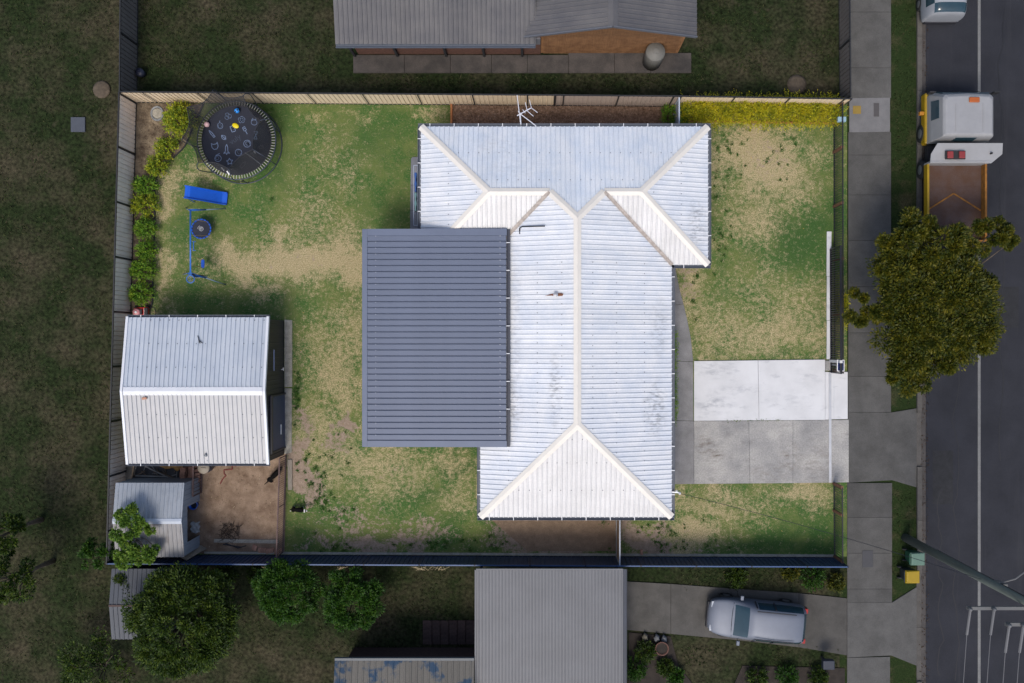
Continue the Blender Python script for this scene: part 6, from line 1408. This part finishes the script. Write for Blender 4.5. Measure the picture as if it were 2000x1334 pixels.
# gable wall of bricks
wy = P(0,104).y; bw0, bw1 = P(1056,0).x, P(1324,0).x
MB().add([(bw0,wy+.02,0),(bw1,wy+.02,0),(bw1,wy+.02,2.6),(gm,wy+.02,gr-.05),(bw0,wy+.02,2.6)], [(0,1,2,3,4)]).build('gable_wall', M_mort, nh)
MB().add([(bw0,wy+.02,0),(bw0,wy+6,0),(bw0,wy+6,2.5),(bw0,wy+.02,2.5),(bw1,wy+.02,0),(bw1,wy+6,0),(bw1,wy+6,2.5),(bw1,wy+.02,2.5)], [(0,1,2,3),(7,6,5,4)]).build('wall', M_mort, nh)
bme = MB().box(0,.22,0,.03,0,.068).mesh('brick', M_nbrick); mbs = MB(); nb = 0
row = 0; z = 0.0
rowsb = []
while z < gr - .15:
    xs_ = bw0 + (0 if row % 2 else .115)
    while xs_ + .22 < bw1:
        zt = gz + (gr-gz)*(1-abs(xs_+.11-gm)/(gm-gx0)) - .12
        if z + .07 < zt: rowsb.append((xs_, z))
        xs_ += .232
    z += .08; row += 1
rowsb.sort(key=lambda q: -q[1])
for i, (xx, z) in enumerate(rowsb):
    if i < 300: piece('brick', bme, nh, Matrix.Translation((xx, wy-.01, z)))
    else: mbs.box(xx, xx+.22, wy-.01, wy+.02, z, z+.068)
mbs.build('brick', M_nbrick, nh, kind='stuff')
# verandah wall, posts, slab
vy = P(0,107).y
MB().box(x0+.5,bw0-.01,vy+.02,vy+.15,0,2.4).build('wall', mat('dark_brick', (0.10,0.048,0.034), .9, .25, 8), nh)
for px in (694,777,872,946,1020): q = P(px,110); MB().box(q.x-.05,q.x+.05,q.y-.05,q.y+.05,0,2.4).build('post', M_chs, nh)
MB().box(P(1030,0).x,bw0-.02,vy-.05,vy+.0,1.6,2.4).build('white_panel', flat('dim_white', (0.14,0.14,0.15), .6), nh)
ps = sgroup('patio', P(1000,125)); M_pat = mat('dark_patio', (0.050,0.045,0.042), .9, .25, 1.5, col2=(0.07,0.06,0.054), fine=.2, orand=.12)
xs_ = [690,790,880,960,1030,1110,1200,1270,1350]
for a, b in zip(xs_, xs_[1:]): slab(ps, [(a,108 if a<1050 else 104),(b,108 if a<1050 else 104),(b,143),(a,143)], M_pat, .06)
c = P(1281,100,1.55); c.z = 0; wt = thing('water_tank', 'round pale water tank against the orange brick gable', 'water tank', c)
MB().lathe(c, [(.42,0),(.42,1.45),(.40,1.5),(.05,1.6),(.01,1.6)], 24).build('tank', mat('pale_tank', (0.14,0.135,0.12), .6, .08, 2), wt, smooth=True); MB().lathe(c+Vector((0,0,1.56)), [(.12,0),(.12,.06),(.01,.07)], 14).build('lid', flat('tank_lid', (0.15,0.145,0.13), .5), wt)

# ---------------------------------------------------------------- below the navy fence, colours darkened as if dimmed
cp = thing('carport', 'flat grey ribbed carport roof below the navy fence', 'carport', P(1075,1250))
M_cproof = mat('mid_grey_roof', (0.115,0.118,0.128), .5, .06, .8, fine=.05, orand=.03)
cz_ = 2.45; cx0_, cx1_ = P(930,0,cz_).x, P(1217,0,cz_).x; cyt = P(0,1113,cz_).y
sheets(cp, (cx0_,cyt-7.5,cz_-.1), (1,0,0), (0,7.5,.1), [(0,0),(cx1_-cx0_,0),(cx1_-cx0_,7.5),(0,7.5)], M_cproof, .14, .022, 5)
gutter((cx1_,cyt,cz_),(cx1_,cyt-7.5,cz_-.1),(1,0,0), cp, mat('dark_blue_gutter',(0.02,0.03,0.055),.5), False, wdt=.16)
MB().box(cx0_,cx1_,cyt-.005,cyt+.05,cz_-.12,cz_+.03).build('fascia', M_cproof, cp); MB().box(cx0_-.06,cx0_,cyt-7.5,cyt,cz_-.12,cz_+.03).build('fascia', M_cproof, cp)
for xx in (cx0_+.15,cx1_-.15):
    for yy in (cyt-.2,cyt-3.6,cyt-7): MB().box(xx-.05,xx+.05,yy-.05,yy+.05,0,cz_-.12).build('post', M_chs, cp)
th = thing('old_house', 'house with peeling blue and cream sheet roof', 'house', P(790,1320))
M_peel = mat('peeling_blue_paint', (0.135,0.125,0.108), .7, .12, 1.3, col2=(0.018,0.045,0.085), mixat=(.52,.6), fine=.2, orand=.08)
tx0, tx1 = P(654,0,2.6).x, P(926,0,2.6).x; tyt = P(0,1290,2.6).y
sheets(th, (tx0,tyt,2.6), (1,0,0), (0,-1,.25), [(0,0),(tx1-tx0,0),(tx1-tx0,4),(0,4)], M_peel, .25, .03, 3)
MB().box(tx0,tx1,tyt-.0,tyt+.1,2.45,2.63).build('gutter', flat('dim_gutter', (0.09,0.10,0.11), .5), th)
MB().box(tx0+.3,tx1,tyt-.45,tyt-.3,0,2.45).build('wall', mat('dark_red_brick', (0.055,0.03,0.026), .9, .25, 7), th)
# courtyard of small pavers, step and bench by that house
pc = sgroup('courtyard', P(860,1255)); M_pv = mat('red_pavers', (0.050,0.032,0.029), .9, .25, 4, orand=.2)
pvm = MB().box(0,.44,0,.22,-.02,.04).mesh('paver', M_pv)
for i in range(6):
    for j in range(5):
        q = P(826+i*16.5, 1258-j*9.2); piece('paver', pvm, pc, T(q.x, q.y, 0))
tag(MB().box(*sorted((P(700,0).x,P(905,0).x)),P(0,1285).y,P(0,1271).y,0,.35).build('garden_wall', mat('dark_red_brick', (0.055,0.03,0.026), .9, .25, 7), bevel=.02), 'low dark red brick wall beside the peeling roof', 'wall')
q = P(848,1277,.45); bc = thing('bench', 'small dark bench between brick wall and courtyard', 'bench', (q.x,q.y,0)); MB().box(q.x-.35,q.x+.35,q.y-.13,q.y+.13,.40,.44).build('seat', flat('bench_grey', (0.05,0.055,0.065), .6), bc)
for sx_ in (-.3,.3): MB().box(q.x+sx_-.03,q.x+sx_+.03,q.y-.12,q.y+.12,0,.40).build('leg', M_chs, bc)
# shed left of the round tree
ns_ = thing('garden_shed', 'dull blue grey shed roof half hidden by the broad round tree', 'shed', P(250,1180)); M_nsh = mat('blue_grey_roof', (0.06,0.066,0.078), .6, .1, 1, orand=.06)
a0_, a1_, b0_, b1_ = P(216,0,2.1).x, P(330,0,2.1).x, P(0,1250,2.1).y, P(0,1112,2.1).y
shed_roof(ns_, a0_, a1_, b0_, b1_, 2.0, 2.25, M_nsh, M_nsh, .19, .025); MB().box(a0_+.1,a1_-.1,b0_+.1,b1_-.1,0,1.98).build('wall', M_nsh, ns_); MB().box(a0_,a1_,(b0_+b1_)/2-.04,(b0_+b1_)/2+.04,2.25,2.29).build('ridge_cap', flat('rusty_ridge', (0.07,0.045,0.04), .8), ns_)
# driveway of the neighbour, garden, pots
nd = sgroup('driveway', P(1440,1210)); M_nd2 = mat('neighbour_concrete', (0.070,0.066,0.060), .9, .2, 1.2, fine=.15, orand=.08, stain=((0.045,0.043,0.04),.9,.6,(1,1,1)))
slab(nd, [(1222,1135),(1310,1140),(1310,1238),(1222,1230)], M_nd2, .03); slab(nd, [(1310,1140),(1440,1150),(1440,1250),(1310,1238)], M_nd2, .03); slab(nd, [(1440,1150),(1560,1158),(1560,1264),(1440,1250)], M_nd2, .03); slab(nd, [(1560,1158),(1654,1168),(1654,1280),(1560,1264)], M_nd2, .03)
bed('garden_bed', [(1228,1235),(1310,1243),(1325,1300),(1360,1345),(1228,1345)], mat('dark_soil', (0.028,0.022,0.018), .95, .3, 3))
bed('garden_bed', [(1450,1300),(1650,1305),(1650,1345),(1430,1345)], mat('dark_soil', (0.028,0.022,0.018), .95, .3, 3))
c = P(1293,1267,.4); c.z = 0; pot = thing('flower_pot', 'round terracotta pot of dark soil beside the neighbour driveway', 'pot', c)
MB().lathe(c, [(.2,0),(.27,.36),(.31,.36),(.31,.42),(.26,.42),(.25,.36),(.01,.35)], 22).build('pot', flat('terracotta', (0.10,0.048,0.035), .8), pot, smooth=True); MB().lathe(c+Vector((0,0,.34)), [(.25,0),(.25,.03),(.01,.04)], 18).build('soil', mat('dark_soil', (0.028,0.022,0.018), .95, .3, 3), pot)
for i, (px, py, lab) in enumerate(((1283,1245,'pale grey round boulder nearest the carport'),(1297,1247,'pale grey round boulder beside the terracotta pot'),(1260,1243,'cream coloured rock at the edge of the carport garden'))):
    rock('boulder', lab, P(px,py,.1), .17, flat('pale_rock' if i<2 else 'cream_rock', (0.115,0.12,0.13) if i<2 else (0.12,0.11,0.085), .9))
for i, (px, py, r, h, m, lab) in enumerate(((1262,1275,.5,.8,L_dark,'bluish green plant in the carport garden'),(1240,1310,.55,.9,L_deep,'green bush at the lower end of the carport garden'),(1300,1305,.4,.6,L_dark,'small dark plant below the terracotta pot'),(1320,1322,.4,.6,L_deep,'leafy plant at the corner of the carport garden'),
     (1480,1325,.5,.7,L_dark,'dark bush in the lower street garden'),(1540,1322,.5,.7,L_deep,'green bush in the middle of the lower street garden'),(1600,1325,.45,.7,L_dark,'small bush near the dark letterbox'),
     (1590,1132,.6,1.0,L_deep,'green shrub outside the navy fence near the footpath'),(1635,1140,.4,.8,L_olive,'olive shrub at the outer corner of the navy fence'),(1545,1118,.4,.8,L_olive,'yellowish shrub outside the navy fence'),(1440,1128,.5,.5,L_dark,'low dark shrub behind the navy fence above the silver car'),(500,1125,.45,1.2,L_dark,'dark sapling between round tree and bright tree'),(440,1120,.5,1.0,L_dark,'dark shrub against the outside of the navy fence'))):
    shrub(px, py, r, r, h, lab, m, .1, 110, 12)
c = P(1618,1298,1.0); c.z = 0; mbx = thing('letterbox', 'dark blue letterbox on a post in the lower street garden', 'letterbox', c); MB().box(c.x-.05,c.x+.05,c.y-.05,c.y+.05,0,.8).build('post', M_chs, mbx); MB().box(c.x-.25,c.x+.25,c.y-.2,c.y+.2,.8,1.1).build('box', flat('dark_blue_metal', (0.02,0.025,0.04), .5), mbx, bevel=.03)
# dry weeds above the navy fence top
# rear yard pieces
tag(slab(None, [(139,229),(167,229),(167,258),(139,258)], flat('grey_slab', (0.06,0.068,0.085), .8), .05, -.05, 'paving_slab'), 'square blue grey slab lying in the rear yard grass', 'slab')
c = P(199,175); tag(MB().lathe((c.x,c.y,-.03), [(.38,0),(.40,.05),(.34,.10),(.01,.12)], 16).build('tree_stump', mat('stump_wood', (0.085,0.065,0.045), .9, .3, 5), smooth=True), 'round cut tree stump near the dim grey fence', 'stump')
tag(MB().lathe(P(274,142,.3)-Vector((0,0,.3)), [(.14,0),(.19,.4),(.01,.41)], 14).build('plant_pot', flat('dark_pot', (0.015,0.018,0.035), .5), smooth=True), 'small dark pot at the foot of the dim grey fence', 'pot')
c = P(1556,165); tag(MB().lathe((c.x,c.y,-.03), [(.42,0),(.44,.05),(.3,.08),(.01,.09)], 16).build('tree_stump', mat('stump_wood', (0.085,0.065,0.045), .9, .3, 5), smooth=True), 'round cut stump on the grass behind the golden hedge', 'stump')
steel_fence('dim steel fence along the footpath of the house above', P(1638,-60), P(1640,205), 1.5, M_dimsheet, M_post, side=1, bay=2.4, first=1.2)
